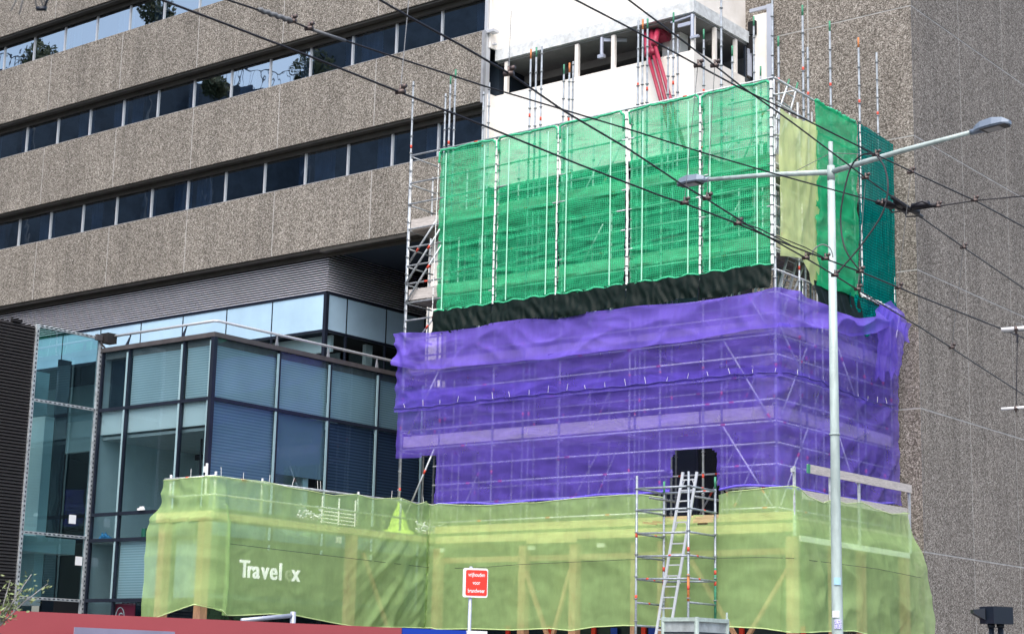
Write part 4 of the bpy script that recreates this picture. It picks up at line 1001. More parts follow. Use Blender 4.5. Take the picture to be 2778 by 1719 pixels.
beam(XYL + .15, XC - .1, YC + .1, YC + .2, 5.28, 5.46); beam(XYL + .15, XC - .1, YC + .13, YC + .23, 5.02, 5.20); beam(XYL + .2, XC - .36, YC + .32, YC + .46, 4.52, 4.66, 'timber')
beam(onY(1425, 1470, YC).x, onY(1560, 1470, YC).x, YC + .04, YC + .095, 4.93, 5.08); beam(onY(1620, 1440, YC).x, onY(2120, 1440, YC).x, YC + .04, YC + .095, 5.0, 5.2)
beam(XYL - .35, XYL - .12, YYL + .2, 38, 5.06, 5.2); beam(-32.0, XYL - .1, YYL + .02, YYL + .12, 5.02, 5.24)
beam(-32.2, XYL - .5, YYL + .3, 38, 5.22, 5.27, 'plank'); beam(XYL - .4, XC - .12, YC + .24, 38.2, 5.30, 5.36, 'plank'); beam(-20.9, XC - .1, 38.25, 41.1, 5.30, 5.36, 'plank')
p = MB()
for a, b, c, d in ((1425, 1545, 1487, 1730), (1548, 1545, 1498, 1730), (1875, 1520, 2005, 1740), (2148, 1525, 2020, 1740)):
    p.bar(onY(a, b, YC + .18), onY(c, d, YC + .18), .09, .09, 0, (0, 1, 0))
p.build('diagonal', M['timber'], CP)
p = MB()
for a, b, c, d in ((985, 1500, 1050, 1700),):
    p.bar(onX(a, b, XYL - .2), onX(c, d, XYL - .2), .08, .08, 0, (1, 0, 0))
p.build('diagonal', M['timber'], CP)
p = MB(); q = onX(2170, 1459, XC - .03); q2 = onX(2466, 1507, XC - .03); p.bar(q, (XC - .03, q2.y, q.z - .02), .05, .13, 0, (0, 0, 1)); p.build('white_board', M['whitep'], CP)
for u, v in ((1195, 1492), (1442, 1485), (1630, 1478)):
    q = onY(u, v, YC + .2); p = MB(); p.box(q.x - .09, q.x + .13, YC + .16, YC + .22, q.z - .05, q.z + .05); p.build('bracket', M['whitep'], CP)
q = onX(921, 1463, XYL - .1); p = MB(); p.box(XYL - .16, XYL - .1, q.y - .08, q.y + .08, q.z - .08, q.z + .08); p.build('bracket', M['whitep'], CP)
# guard rail of the left wing
GR = thing('guard_rail', (XYL, 31, 5.2), 'steel tube guard rail with zip ties on top of the left canopy wing', 'guard rail')
p = MB(); p.tube([(-31.75, YYL, 6.02), (XYL, YYL, 6.02)], .03, 8); p.tube([(-31.0, YYL, 6.02), (-30.9, YYL, 6.02)], .033, 8, 1); p.build('top_rail', POLEM, GR, True)
p = MB(); p.tube([(XYL, YYL, 6.0), (XYL, 35.05, 6.03)], .03, 8); p.tube([(XYL, 27.9, 6.005), (XYL, 28.05, 6.005)], .033, 8, 1); p.build('top_rail', POLEM, GR, True)
p = MB(); p.tube([(-31.7, YYL + .03, 5.6), (XYL - .03, YYL + .03, 5.6), (XYL - .03, 35.0, 5.6)], .024, 8); p.build('mid_rail', POLEM, GR, True)
for u in (712, 974, 1090): 
    q = onX(u, 1320, XYL - .05); p = MB(); p.tube([(XYL - .06, q.y, 5.27), (XYL - .06, q.y, 6.12)], .03, 8); p.tube([(XYL - .06, q.y, 6.0), (XYL - .06, q.y, 6.06)], .05, 8, 3); p.build('upright', POLEM, GR, True)
for x, y in ((XYL - .06, YYL + .06), (-31.6, YYL + .06)): p = MB(); p.tube([(x, y, 5.27), (x, y, 6.13)], .034, 8); p.tube([(x, y, 5.98), (x, y, 6.04)], .055, 8, 3); p.build('upright', POLEM, GR, True)
p = MB()
for u, v in ((517, 1300), (660, 1300), (792, 1320), (862, 1330), (870, 1330), (1062, 1350), (1150, 1358), (730, 1308), (600, 1290)):
    q = onX(u, v, XYL + .03) if u > 590 else onY(u, v, YYL - .03)
    q.z = 6.03; p = MB(); p.tube([q, q + Vector((rnd.uniform(-.03, .03), rnd.uniform(-.06, .06), .15 + rnd.random() * .07))], .006, 4); p.build('cable_tie', M['cord'], GR)
q = onY(560, 1262, YYL); p = MB(); p.tube([(q.x, YYL + .02, 5.6), (q.x, YYL + .02, 6.33)], .03, 8, 0); p.box(q.x - .07, q.x - .02, YYL - .02, YYL + .04, 6.12, 6.26, 0); tag(p.build('prop', [M['whitep']], None), 'white steel prop standing at the left wing corner', 'prop')
# stacked white frames and couplers lying on the left canopy wing
for nm, u0, u1, lab in (('frame_stack', 868, 958, 'stack of pale steel frames lying on the left canopy wing'),):
    q0 = onX(u0, 1430, XYL - .5); q1 = onX(u1, 1430, XYL - .5); FS = thing(nm, (XYL - .5, q0.y, 5.3), lab, 'frames')
    for k in range(5): p = MB(); p.tube([(XYL - .5, q0.y, 5.32 + k * .09), (XYL - .5, q1.y, 5.31 + k * .09)], .022, 6); p.build('bar', M['whitep'], FS)
    for yy in (q0.y, q1.y, (q0.y + q1.y) / 2): p = MB(); p.tube([(XYL - .45, yy, 5.28), (XYL - .45, yy, 5.95)], .022, 6); p.build('upright', M['whitep'], FS)
for (u, v, lab) in ((840, 1425, 'heap of pale scaffold couplers left of the frame stack'), (1150, 1420, 'heap of pale scaffold couplers right of the yellow cone'), (1185, 1440, 'basket of steel couplers at the canopy inner corner')):
    q = onX(u, v, XYL - .6); p = MB()
    for k in range(60):
        c = Vector((XYL - .6 + rnd.uniform(-.15, .15), q.y + rnd.uniform(-.35, .35), 5.33 + rnd.random() * .42 * rnd.random() + .02)); d = Vector((rnd.uniform(-1, 1), rnd.uniform(-1, 1), rnd.uniform(-1, 1))).normalized() * .06; p.tube([c - d, c + d], .028, 6)
    tag(p.build('coupler_heap', M['galv'], None), lab, 'couplers')
# orange handle stick
q = onY(1352, 1420, YC + .3); q2 = onY(1356, 1455, YC + .3); p = MB(); p.tube([q, q2], .025, 8); p.tube([q, q + Vector((.1, 0, -.05)), q + Vector((.12, 0, -.2))], .012, 6); tag(p.build('orange_tool', M['orange'], None), 'orange tool standing on the canopy behind the net', 'tool')
# board guard rail at the right wing: posts with a plank rail and toe board
BR = thing('board_rail', (XC, 38, 5.3), 'plank guard rail on thin posts above the right canopy wing', 'guard rail')
def q_(u, v): return onX(u, v, XC + .0)
for u, vt in ((2155, 1264), (2252, 1275), (2330, 1297), (2466, 1318)):
    a = q_(u, vt); p = MB(); p.box(XC - .03, XC + .02, a.y - .03, a.y + .03, 4.9, a.z); p.box(XC - .03, XC + .03, a.y - .12, a.y - .03, a.z - .14, a.z - .12); p.box(XC - .03, XC + .03, a.y - .12, a.y - .105, a.z - .12, a.z - .05); p.build('post', M['galv'], BR)
a = q_(2186, 1270); b = q_(2468, 1326)
p = MB(); p.bar((XC + .04, a.y, a.z), (XC + .04, b.y, b.z), .035, .20, 0); p.bar((XC + .042, a.y - .005, a.z), (XC + .042, a.y + .10, a.z - .005), .04, .203, 1); p.build('plank', [M['toe'], M['greenp']], BR)
a = q_(2184, 1338); b = q_(2466, 1386); p = MB(); p.bar((XC - .06, a.y, a.z - .02), (XC - .06, b.y, b.z - .02), .035, .20); p.build('plank', M['toe'], BR)
# dark shop front below and behind
SHP = thing('street_shop', (-25, 38.3, 0), 'dark shop front with red and blue goods under the canopy', 'shop front')
p = MB(); p.box(-30, -19.4, 37.3, 37.5, .12, 4.3); p.build('front', M['shop'], SHP)
p = MB()
for k in range(7): x = -29.6 + k * 1.45 + rnd.random() * .5; p = MB(); p.box(x, x + .12, 37.22, 37.28, 2.3 + rnd.random() * .6, 3.0); p.build('goods', M['signred'], SHP)
p = MB()
for k in range(4): x = -27.6 + k * 1.3 + rnd.random() * .4; p = MB(); p.box(x, x + .2, 37.2, 37.21, 2.2 + rnd.random() * .5, 2.95); p.build('goods', M['blue'], SHP)

# ------------------------------------------------------------------ access tower and ladder in front
AT = thing('access_tower', (-21.8, 33.7, 0), 'bare steel scaffold tower with a ladder standing before the yellow net', 'scaffold tower')
X0, X1, Y0, Y1 = -22.47, -21.07, 33.2, 34.34
tz_ = {(X0, Y0): onY(1727, 1290, Y0).z, (X1, Y0): onY(1868, 1278, Y0).z, (X0, Y1): onX(1801, 1305, X0).z, (X1, Y1): onX(1941, 1293, X1).z}
for k, ((x, y), z) in enumerate(tz_.items()):
    mb = MB(); standard(mb, x, y, .12, z, .028, [4.9 - .35 * k, 3.5 + .2 * k], 2 if k > 1 else None, -.03)
    if k == 3: mb.tube([(x, y, 3.0), (x, y, 4.2)], .03, 8, 2)
    if k == 1: mb.tube([(x, y, 3.4), (x, y, 4.0)], .03, 8, 4)
    mb.build('standard', POLEX, AT, True)
for z in (5.97, 5.47, 4.94, 4.42, 3.91, 3.38, 2.87):
    prs = [((X0, Y0), (X1, Y0)), ((X1, Y0), (X1, Y1)), ((X0, Y0), (X0, Y1)), ((X0, Y1), (X1, Y1))]
    if z < 3.5: prs = prs[1:3]
    for (a, b) in prs:
        if (b == (X1, Y1) and a == (X0, Y1)) and z not in (5.97, 3.91): continue
        mb = MB(); mb.tube([(*a, z), (*b, z - .01)], .024, 8)
        c = Vector((*a, z)).lerp(Vector((*b, z)), rnd.uniform(.2, .8)); d = (Vector((*b, z)) - Vector((*a, z))).normalized() * .035
        if rnd.random() < .55: mb.tube([c - d, c + d], .026, 8, 1)
        mb.build('ledger', POLEX, AT, True)
for (a, b) in ((onX(1762, 1349, X0 + .3), onX(1831, 1360, X0 + .3)), (onX(1885, 1346, X1 - .1), onX(1958, 1358, X1 - .1))):
    mb = MB(); mb.tube([a, b], .026, 8, 3); mb.build('loose_tube', POLEM, AT, True)
LA = thing('ladder', (-21.8, 33.5, 0), 'long aluminium ladder leaning inside the front scaffold tower', 'ladder')
YLD = 33.5
la0, la1 = onY(1780, 1719, YLD), onY(1853, 1280, YLD + .3); lb0, lb1 = onY(1822, 1690, YLD), onY(1891, 1279, YLD + .3)
for a, b in ((la0, la1), (lb0, lb1)):
    p = MB(); p.bar(a - (b - a) * .55, b, .065, .03, 0, (0, 1, 0)); p.build('rail', M['alu_l'], LA)
for k in range(16):
    t = -.06 + k * .066
    a = la0.lerp(la1, t + .02); b = lb0.lerp(lb1, t); b.z = a.z
    p = MB(); p.bar(a, b, .03, .03)
    if k in (6, 11, 15):
        p.bar(a + Vector((0, 0, -.18)), a.lerp(b, .22), .02, .02); p.bar(b + Vector((0, 0, -.18)), b.lerp(a, .22), .02, .02)
    p.build('rung', M['alu_l'], LA)

# ------------------------------------------------------------------ crimson pipes
RP = thing('pipe_bundle', (-25, 37.7, 18), 'three crimson pipes coming out of the white block slot', 'pipes')
for k, (u0, v0, um, vm, u1, v1) in enumerate(((1752, 90, 1758, 150, 1796, 285), (1768, 88, 1772, 145, 1808, 282), (1784, 84, 1776, 120, 1822, 280))):
    Yk = 37.75 - .05 * k; a = onY(u0, v0, YW + .3); b = onY(um, vm, Yk); c = onY(u1, v1, Yk - .1); d = c + (c - b) * .75
    p = MB(); p.tube([a + Vector((0, .5, 0)), a, a.lerp(b, .5), b], .085, 10); p.build('pipe', M['crimson'], RP, True)
    p = MB(); p.tube([b, c, d], .052, 10); p.build('pipe', M['crimson'], RP, True)
    p = MB(); p.tube([b - Vector((0, 0, .05)), b + Vector((0, 0, .12))], .10, 10); p.build('collar', M['crimson'], RP, True)
q = onY(1790, 95, YW + .7); p = MB(); p.tube([q + Vector((-.3, 0, 0)), q + Vector((.25, 0, 0))], .24, 14); p.build('drum', M['crimson'], RP, True)

# ------------------------------------------------------------------ street lamp
LP = onD(2262, 1000, 27.0)
lx, ly = LP.x, LP.y
SLM = thing('street_lamp', (lx, ly, 0), 'tall pale green street lamp with two long arms', 'street lamp')
zt = CAMLOC.z + 0
def lampz(v): q = onD(2258, v, 27.0); return q.z
p = MB(); p.tube([(lx, ly, 0), (lx, ly, 2.4), (lx, ly, lampz(1250)), (lx, ly, lampz(480))], .101, 20, r1=.058); p.tube([(lx, ly, lampz(480)), (lx, ly, lampz(385))], .036, 12); p.tube([(lx, ly, lampz(490)), (lx, ly, lampz(450))], .06, 16)
p.tube([(lx, ly, lampz(1180)), (lx, ly, lampz(1176))], .083, 20)
p.build('pole', M['pole'], SLM, True)
pc = Vector((lx, ly, lampz(467)))
al = onD(1912, 488, 28.3); ar = onD(2650, 355, 25.7)
for e in (al, ar): p = MB(); p.tube([pc, pc.lerp(e, .5) + Vector((0, 0, .02)), e], .047, 12, r1=.034); p.build('arm', M['pole'], SLM, True)
p = MB(); wt = Vector((lx, ly, lampz(415))); p.tube([wt, pc.lerp(al, .32)], .006, 5); p.tube([wt, pc.lerp(ar, .42)], .006, 5); p.build('stay_wire', M['cable'], SLM)
def head(e, d, up_tilt):
    d = d.normalized(); sd2 = d.cross(Vector((0, 0, 1))).normalized(); up = sd2.cross(d)
    L_, Wd = .56, .27
    prof = [(0, .5, .05), (.12, .85, .10), (.32, 1.0, .11), (.48, .85, .08), (L_, .35, .03)]
    mb = MB(); vs = []; fs = []
    for (x, w, h) in prof:
        for (sx, z) in ((-.5, 0), (-.42, h), (.42, h), (.5, 0), (.42, -.025), (-.42, -.025)):
            vs.append(e + d * (x - .02) + sd2 * sx * w * Wd + up * z)
    n = 6
    for i in range(len(prof) - 1):
        for k in range(n): fs.append((i * n + k, i * n + (k + 1) % n, (i + 1) * n + (k + 1) % n, (i + 1) * n + k))
    fs.append(tuple(range(n))); fs.append(tuple((len(prof) - 1) * n + k for k in range(n - 1, -1, -1)))
    mb.add(vs, fs, 0); hd = mb.build('lamp_head', M['lampg'], SLM)
    mb = MB(); c = e + d * .30 - up * .035; mb.prism([c + d * a + sd2 * b for a, b in ((-.2, -.12), (.2, -.10), (.2, .10), (-.2, .12))], (0, 0, 0), up * .012); mb.build('rim', M['lampk'], hd)
    mb = MB(); c = e + d * .27 - up * .042; mb.prism([c + d * a + sd2 * b for a, b in ((-.12, -.085), (.13, -.08), (.13, .08), (-.12, .085))], (0, 0, 0), up * .006); mb.build('lens', M['lens'], hd)
    mb = MB(); mb.tube([e - sd2 * .075 + up * .03 + d * .06, e + sd2 * .075 + up * .03 + d * .06], .055, 12); mb.tube([e - d * .10, e + d * .06], .045, 12); mb.build('joint', M['lampg'], hd, True)
head(al + Vector((0, 0, 0)), Vector((al.x - pc.x, al.y - pc.y, -.0)), 0)
head(ar, Vector((ar.x - pc.x, ar.y - pc.y, .10)), 0)
# stickers low on the pole
def sticker(v, dz, m, lab):
    q = onD(2262, v, 27.0); d = Vector((CAMLOC.x - lx, CAMLOC.y - ly)).normalized(); a0 = math.atan2(d.y, d.x) + (-.25 if 'white' in lab else .1)
    mb = MB(); vs = []; n = 8; r = .0965 - .0 if v > 1600 else .0925
    r = .101 + (.058 - .101) * (q.z / lampz(480)) * 1.0 + .012
    for i in range(n + 1):
        a = a0 - .55 + 1.1 * i / n
        for z in (q.z - dz, q.z + dz): vs.append((lx + r * math.cos(a), ly + r * math.sin(a), z))
    mb.add(vs, [(2 * i, 2 * i + 2, 2 * i + 3, 2 * i + 1) for i in range(n)]); tag(mb.build('sticker', m), lab, 'sticker')
sticker(1576, .055, mat('sticker_blue', (.35, .60, .75), .5), 'round light blue sticker on the lamp post')
sticker(1692, .07, mat('sticker_mixed', (.62, .62, .80), .5, var=.7, vs=60, col2=(.10, .10, .35)), 'patterned violet sticker low on the lamp post')
sticker(1665, .05, M['paper'], 'torn white sticker above the patterned one')

# ------------------------------------------------------------------ sign with red plate
SG = onD(1283, 1580, 24.0)
SN = thing('road_sign', (SG.x, SG.y, 0), 'red plate with white words on a grey post', 'sign')
right = Vector((.7871, .61638, 0)).normalized(); fw = Vector((-.618, .786, 0)).normalized()
rd = (right * .985 + fw * .17).normalized(); nd = Vector((rd.y, -rd.x, 0))
zc = onD(1286, 1580, 24.0).z; zb_ = onD(1275, 1640, 24.0).z
pp0 = onD(1275, 1640, 24.0)
p = MB(); p.tube([(pp0.x, pp0.y, 0), (pp0.x, pp0.y, zc + .22)], .025, 12); p.build('post', M['steelpost'], SN, True)
c = Vector((pp0.x, pp0.y, zc)) + rd * .06 + nd * .03
def rrect(c, w, h, r, off):
    pts = []
    for (sx, sy, a0) in ((1, 1, 0), (-1, 1, 90), (-1, -1, 180), (1, -1, 270)):
        for k in range(5):
            a = math.radians(a0 + k * 22.5); pts.append(c + rd * (sx * (w / 2 - r) + r * math.cos(a)) + Vector((0, 0, 1)) * (sy * (h / 2 - r) + r * math.sin(a)) + nd * off)
    return pts
p = MB(); p.prism(rrect(c, .345, .395, .03, 0), (0, 0, 0), nd * .012); p.build('plate', M['whitep'], SN)
p = MB(); p.prism(rrect(c + rd * .014, .295, .345, .022, .013), (0, 0, 0), nd * .003); fc = p.build('face', M['signred'], SN)
for i, wd in enumerate(('vrijhouden', 'voor', 'brandweer')):
    text_obj('lettering', wd, .074, M['whitep'], c + rd * .014 + nd * .018 + Vector((0, 0, .085 - i * .108)), rd, (0, 0, 1), fc, .001, 'CENTER', .72, .0008)

# ------------------------------------------------------------------ hoarding along the bottom
h0 = onZ(-60, 1651, 2.2); h1 = onZ(1090, 1702, 2.2); h2 = onZ(1265, 1709, 2.2); h3 = onZ(1322, 1711, 2.2)
hd = (h2 - h0); hd.z = 0; hd.normalize(); hn = Vector((hd.y, -hd.x, 0))
def slabseg(name, a, b, m, lab, cat, z1=2.2, th=.05):
    a = Vector((a.x, a.y, 0)); b = Vector((b.x, b.y, 0)); mb = MB(); mb.prism([a, b, b + Vector((0, 0, z1)), a + Vector((0, 0, z1))], hn * -th, (0, 0, 0)); o = mb.build(name, m); tag(o, lab, cat); return o
HO = slabseg('hoarding', h0, h1, M['red'], 'long red site hoarding with a lilac picture panel', 'hoarding')
slabseg('hoarding', h1 + hd * .01, h2, M['blue'], 'short bright blue hoarding panel at the end of the red one', 'hoarding')
slabseg('barrier_box', h2 + hd * .02, h3, M['whitep'], 'white box panel at the foot of the road sign', 'panel', 2.2, .25)
pa = onZ(204, 1660, 2.2); pb = onZ(716, 1688, 2.2)
pa = Vector((pa.x, pa.y, 0)); pb = Vector((pb.x, pb.y, 0)); mb = MB(); mb.prism([pa + Vector((0, 0, .6)), pb + Vector((0, 0, .6)), pb + Vector((0, 0, 2.06)), pa + Vector((0, 0, 2.06))], (0, 0, 0), hn * .012)
mb.build('picture', M['lilac'], HO)
# little metal barrier arm above the hoarding
q0 = onD(655, 1682, 24); q1 = onD(795, 1668, 24.5); p = MB(); p.tube([q0, q1], .03, 8); p.tube([q1 + Vector((0, 0, .05)), Vector((q1.x, q1.y, 0))], .04, 8); tag(p.build('road_barrier', M['steelpost'], None, True), 'grey steel barrier arm just above the red hoarding', 'barrier')

# ------------------------------------------------------------------ sage metal box at the foot of the ladder
BX = thing('metal_container', (-19.5, 30.5, 0), 'sage green and grey metal container in front of the ladder', 'container')
ba = onD(1800, 1676, 36.5); bm_ = onD(1890, 1676, 36.0); bc = onD(1972, 1680, 36.9)
ba.z = bm_.z = bc.z = bm_.z
def wall_seg(a, b, mb, z0, z1, th, m):
    d = (b - a).normalized(); n = Vector((d.y, -d.x, 0)); mb.prism([Vector((a.x, a.y, z0)), Vector((b.x, b.y, z0)), Vector((b.x, b.y, z1)), Vector((a.x, a.y, z1))], n * -.02, n * th, m)
p = MB(); Z = bm_.z
for a, b in ((ba, bm_), (bm_, bc)):
    wall_seg(a, b, p, .5, Z - .06, .0, 0)
    for k in range(5): wall_seg(a.lerp(b, .04), a.lerp(b, .96), p, Z - .30 - k * .22, Z - .30 - k * .22 + .03, .03, 1)
p.build('side', [M['boxgrey'], M['sig']], BX)
p = MB()
for a, b in ((ba, bm_), (bm_, bc)): wall_seg(a, b, p, Z - .06, Z + .02, .05, 0)
for a in (ba, bm_, bc): p.tube([(a.x, a.y, .12), (a.x, a.y, Z + .03)], .05, 8, 0)
for a in (ba, bc): p.tube([(a.x, a.y, Z), (a.x, a.y, Z + .16)], .025, 6, 0)
p.build('frame', M['boxgreen'], BX)

# ------------------------------------------------------------------ traffic signal seen from the side
tcn = onD(2690, 1668, 15.0); s_ = 15 / 4715
TS = thing('traffic_signal', (tcn.x, tcn.y, 0), 'black traffic signal box seen side on at lower right', 'traffic signal')
def boxdir(mb, c, w, d, h, m=0, a=.0):
    r_ = (right * math.cos(a) + fw * math.sin(a)); f_ = (fw * math.cos(a) - right * math.sin(a))
    mb.prism([c + r_ * x * w / 2 + f_ * y * d / 2 + Vector((0, 0, -h / 2)) for x, y in ((-1, -1), (1, -1), (1, 1), (-1, 1))], (0, 0, 0), (0, 0, h), m)
p = MB(); boxdir(p, tcn + right * .04, .205, .17, .14, 0, .45); p.build('housing', M['sig'], TS)
p = MB(); vz = tcn - right * .085 + Vector((0, 0, .02))
p.prism([vz + right * .02 + Vector((0, 0, .035)), vz - right * .075 + Vector((0, 0, .022)), vz - right * .075 + Vector((0, 0, -.005)), vz + right * .02 + Vector((0, 0, -.06))], fw * -.05, fw * .05); p.build('visor', M['sig'], TS)
for dx in (-.005, .07): p = MB(); q = tcn + right * dx; p.tube([(q.x, q.y, 0), (q.x, q.y, tcn.z - .06)], .022 if dx < 0 else .024, 10); p.tube([(q.x, q.y, tcn.z - .10), (q.x, q.y, tcn.z - .07)], .032, 10); p.build('post', M['sig'], TS, True)

# ------------------------------------------------------------------ overhead wires
def lerp_pts(pts, n=10):
    out = []
    for a, b in zip(pts[:-1], pts[1:]):
        for k in range(n): out.append(Vector(a).lerp(Vector(b), k / n))
    out.append(Vector(pts[-1])); return out
ZC, ZM = 5.6, 6.7
def wire(uv, z, lab, r=.0075, clips=(), grp='overhead tram wires'):
    W = thing('overhead_wire', tuple(onZ(*uv[0], z)), lab, 'wire', grp)
    mb = MB(); mb.tube([onZ(u, v, z) for u, v in uv], r, 6); mb.build('cable', M['wire'], W, True)
    for (u, v) in clips:
        q = onZ(u, v, z); mb = MB(); d = Vector((1, .2, 0)) * .035
        mb.tube([q - d, q + d], .018, 8); mb.tube([q + Vector((0, 0, -.01)), q + Vector((0, 0, .05))], .010, 6); mb.tube([q + Vector((.02, 0, .03)), q + Vector((.05, 0, .035))], .016, 8)
        mb.build('clamp', M['clamp'], W, True)
    return W
wire([(300, -45), (438, 0), (600, 61), (845, 155), (1086, 251), (1332, 349), (1570, 446), (1800, 534), (1857, 552), (2001, 607), (2107, 652), (2239, 702), (2339, 739), (2500, 806), (2715, 891), (2800, 926)], ZC, 'contact wire entering at the top left and dropping to the pipe bracket', clips=((1086, 249), (1857, 550), (2001, 606), (2239, 701), (2333, 736), (2437, 780)))
wire([(950, -45), (1030, 0), (1109, 46), (1250, 123), (1387, 203), (1531, 302), (1709, 407), (1857, 505), (1917, 540), (2050, 624), (2186, 700), (2260, 744), (2327, 786), (2500, 890), (2640, 982), (2800, 1085)], ZC, 'steeper contact wire crossing the corner green net and lamp post', clips=((1380, 200), (1918, 538), (2186, 699), (2265, 746), (2327, 784), (2582, 942)))
wire([(530, -30), (616, 0), (702, 28), (792, 58), (838, 78), (937, 111), (1056, 150), (1311, 233), (1515, 294), (1709, 352), (1909, 415), (2100, 471), (2260, 515), (2394, 552), (2457, 565)], ZM, 'span wire with turnbuckles running to the dark junction', clips=((792, 58), (838, 77), (2394, 551)))
wire([(2457, 565), (2544, 560), (2644, 544), (2800, 530)], ZM, 'span wire from the junction to the right edge', clips=((2544, 559), (2644, 543)))
wire([(1480, -45), (1561, 0), (1700, 72), (1894, 178), (2000, 235), (2180, 322), (2370, 417), (2500, 478), (2644, 544), (2800, 628)], ZM, 'carrier wire crossing above the right lamp arm', clips=((1894, 178), (2376, 420), (2471, 467)))
wire([(1640, -45), (1705, 0), (1860, 117), (1939, 178), (2009, 233), (2150, 333), (2348, 482), (2457, 560), (2614, 671), (2800, 798)], ZM, 'carrier wire passing through the dark junction and down right', clips=((1939, 178), (2348, 482), (2614, 671)))
wire([(2001, 602), (2060, 620), (2144, 664)], ZC + .03, 'short parallel feed wire joining two contact wires', .006)
wire([(2107, 640), (2186, 672), (2239, 700)], ZC + .02, 'short second feed wire beside the lime sheet', .005)
# thicker insulator section on the span wire
p = MB(); a, b = onZ(702, 27, ZM), onZ(792, 57, ZM); p.tube([a.lerp(b, t) + Vector((0, 0, .008 * math.sin(t * 30))) for t in [k / 14 for k in range(15)]], .020, 8); a, b = onZ(838, 78, ZM), onZ(937, 111, ZM); p.tube([a, b], .014, 8)
tag(p.build('turnbuckle', M['cable'], None, True), 'grey turnbuckle section on the upper span wire', 'turnbuckle')
# the junction fitting
J = onZ(2457, 562, ZM); p = MB()
for a, b, r in (((2380, 548), (2420, 562), .03), ((2400, 545), (2460, 575), .026), ((2420, 535), (2500, 588), .022), ((2460, 568), (2540, 556), .024), ((2475, 560), (2520, 552), .034), ((2440, 560), (2490, 575), .034), ((2430, 545), (2445, 560), .03)):
    p.tube([onZ(*a, ZM + .01), onZ(*b, ZM + .01)], r, 8)
for a, b, c in (((2405, 555), (2420, 576), (2460, 570)), ((2455, 575), (2458, 588), (2495, 586)), ((2480, 555), (2500, 546), (2535, 560))):
    p.tube([onZ(*a, ZM), onZ(*b, ZM), onZ(*c, ZM)], .009, 6)
tag(p.build('wire_junction', M['wire'], None, True), 'tangled black wire junction beside the teal net', 'junction')
# droppers
def dropper(a, b, lab, r=.003):
    A = onZ(*a, ZM); Bq = onZ(*b, ZC); p = MB(); p.tube([A, Bq], r, 5); tag(p.build('dropper', M['cable'], None), lab, 'dropper wire', 'thin dropper wires')
for a, b, lab in (((1893, 180), (1857, 548), 'dropper wire over the green nets left of the lamp head'), ((1939, 180), (1918, 536), 'dropper wire over the green nets right of the lamp head'), ((2471, 468), (2437, 778), 'dropper wire between junction and tower corner'),
                  ((2348, 484), (2327, 784), 'dropper wire on the teal net'), ((2614, 673), (2582, 940), 'dropper wire in front of the tower side'), ((1387, 30), (1380, 200), 'dropper wire over the bare white block'), ((1109, 0), (1086, 250), 'dropper wire over the ribbon windows')):
    dropper(a, b, lab)
# feeder loops
def loop(pts, lab, m, r=.008):
    P3 = []
    n = len(pts)
    for i in range(n - 1):
        p0, p1, p2, p3 = pts[max(0, i - 1)], pts[i], pts[i + 1], pts[min(n - 1, i + 2)]
        for k in range(8):
            t = k / 8
            f = lambda a, b, c, d: .5 * ((2 * b) + (-a + c) * t + (2 * a - 5 * b + 4 * c - d) * t * t + (-a + 3 * b - 3 * c + d) * t ** 3)
            u, v, D_ = [f(p0[j], p1[j], p2[j], p3[j]) for j in range(3)]
            P3.append(onD(u, v, D_))
    mb = MB(); mb.tube(P3, r, 8); tag(mb.build('feeder_loop', M[m], None, True), lab, 'cable')
loop([(2376, 419, 16.2), (2400, 455, 16.1), (2409, 510, 16), (2394, 578, 16), (2340, 660, 16), (2285, 725, 16), (2268, 742, 16)], 'feeder cable loop bulging right over the teal net', 'wire')
loop([(2372, 417, 16.3), (2338, 421, 16.4), (2308, 455, 16.5), (2286, 540, 16.5), (2281, 610, 16.5), (2295, 680, 16.4), (2336, 738, 16.4)], 'feeder cable loop bulging left beside the lamp post', 'wire')
loop([(2203, 693, 16.2), (2209, 676, 16.2), (2232, 663, 16.2), (2253, 675, 16.2), (2260, 700, 16.2)], 'small arched feeder cable beside the lamp post', 'cable', .006)
# pipe brackets at the right edge
for v, lab, r in ((894, 'upper pale pipe bracket at the right edge', .022), (1109, 'lower pale pipe bracket at the right edge', .016)):
    PB = thing('pipe_bracket', tuple(onD(2745, v, 19)), lab, 'bracket', 'pale pipe brackets holding wires')
    p = MB(); p.tube([onD(2716, v, 19), onD(2830, v - 8, 19)], r, 12); p.build('pipe', M['porc'], PB, True)
    p = MB(); q = onD(2756, v - 2, 19); p.tube([q + Vector((0, 0, r * 1.6)), q - Vector((0, 0, r * 2.6))], .012, 8); p.tube([q - right * .022, q + right * .022], r * 1.25, 12); p.build('clamp', M['clamp'], PB, True)
    if v < 900: p = MB(); p.tube([onD(2724, v - 2 + 8, 19), onD(2830, v - 4, 19)], .012, 8); p.tube([onD(2755, v - 6, 19), onD(2760, v - 18, 19), onD(2772, v - 14, 19), onD(2780, v - 6, 19)], .006, 6); p.build('rod', M['cable'], PB)
p = MB(); p.tube([onD(2760, 905, 19), onD(2760, 930, 19)], .012, 6); p.tube([onD(2760, 905, 19), onD(2757, 1098, 19)], .005, 6); tag(p.build('hanging_wire', M['wire'], None), 'vertical wire joining the two pipe brackets', 'wire')

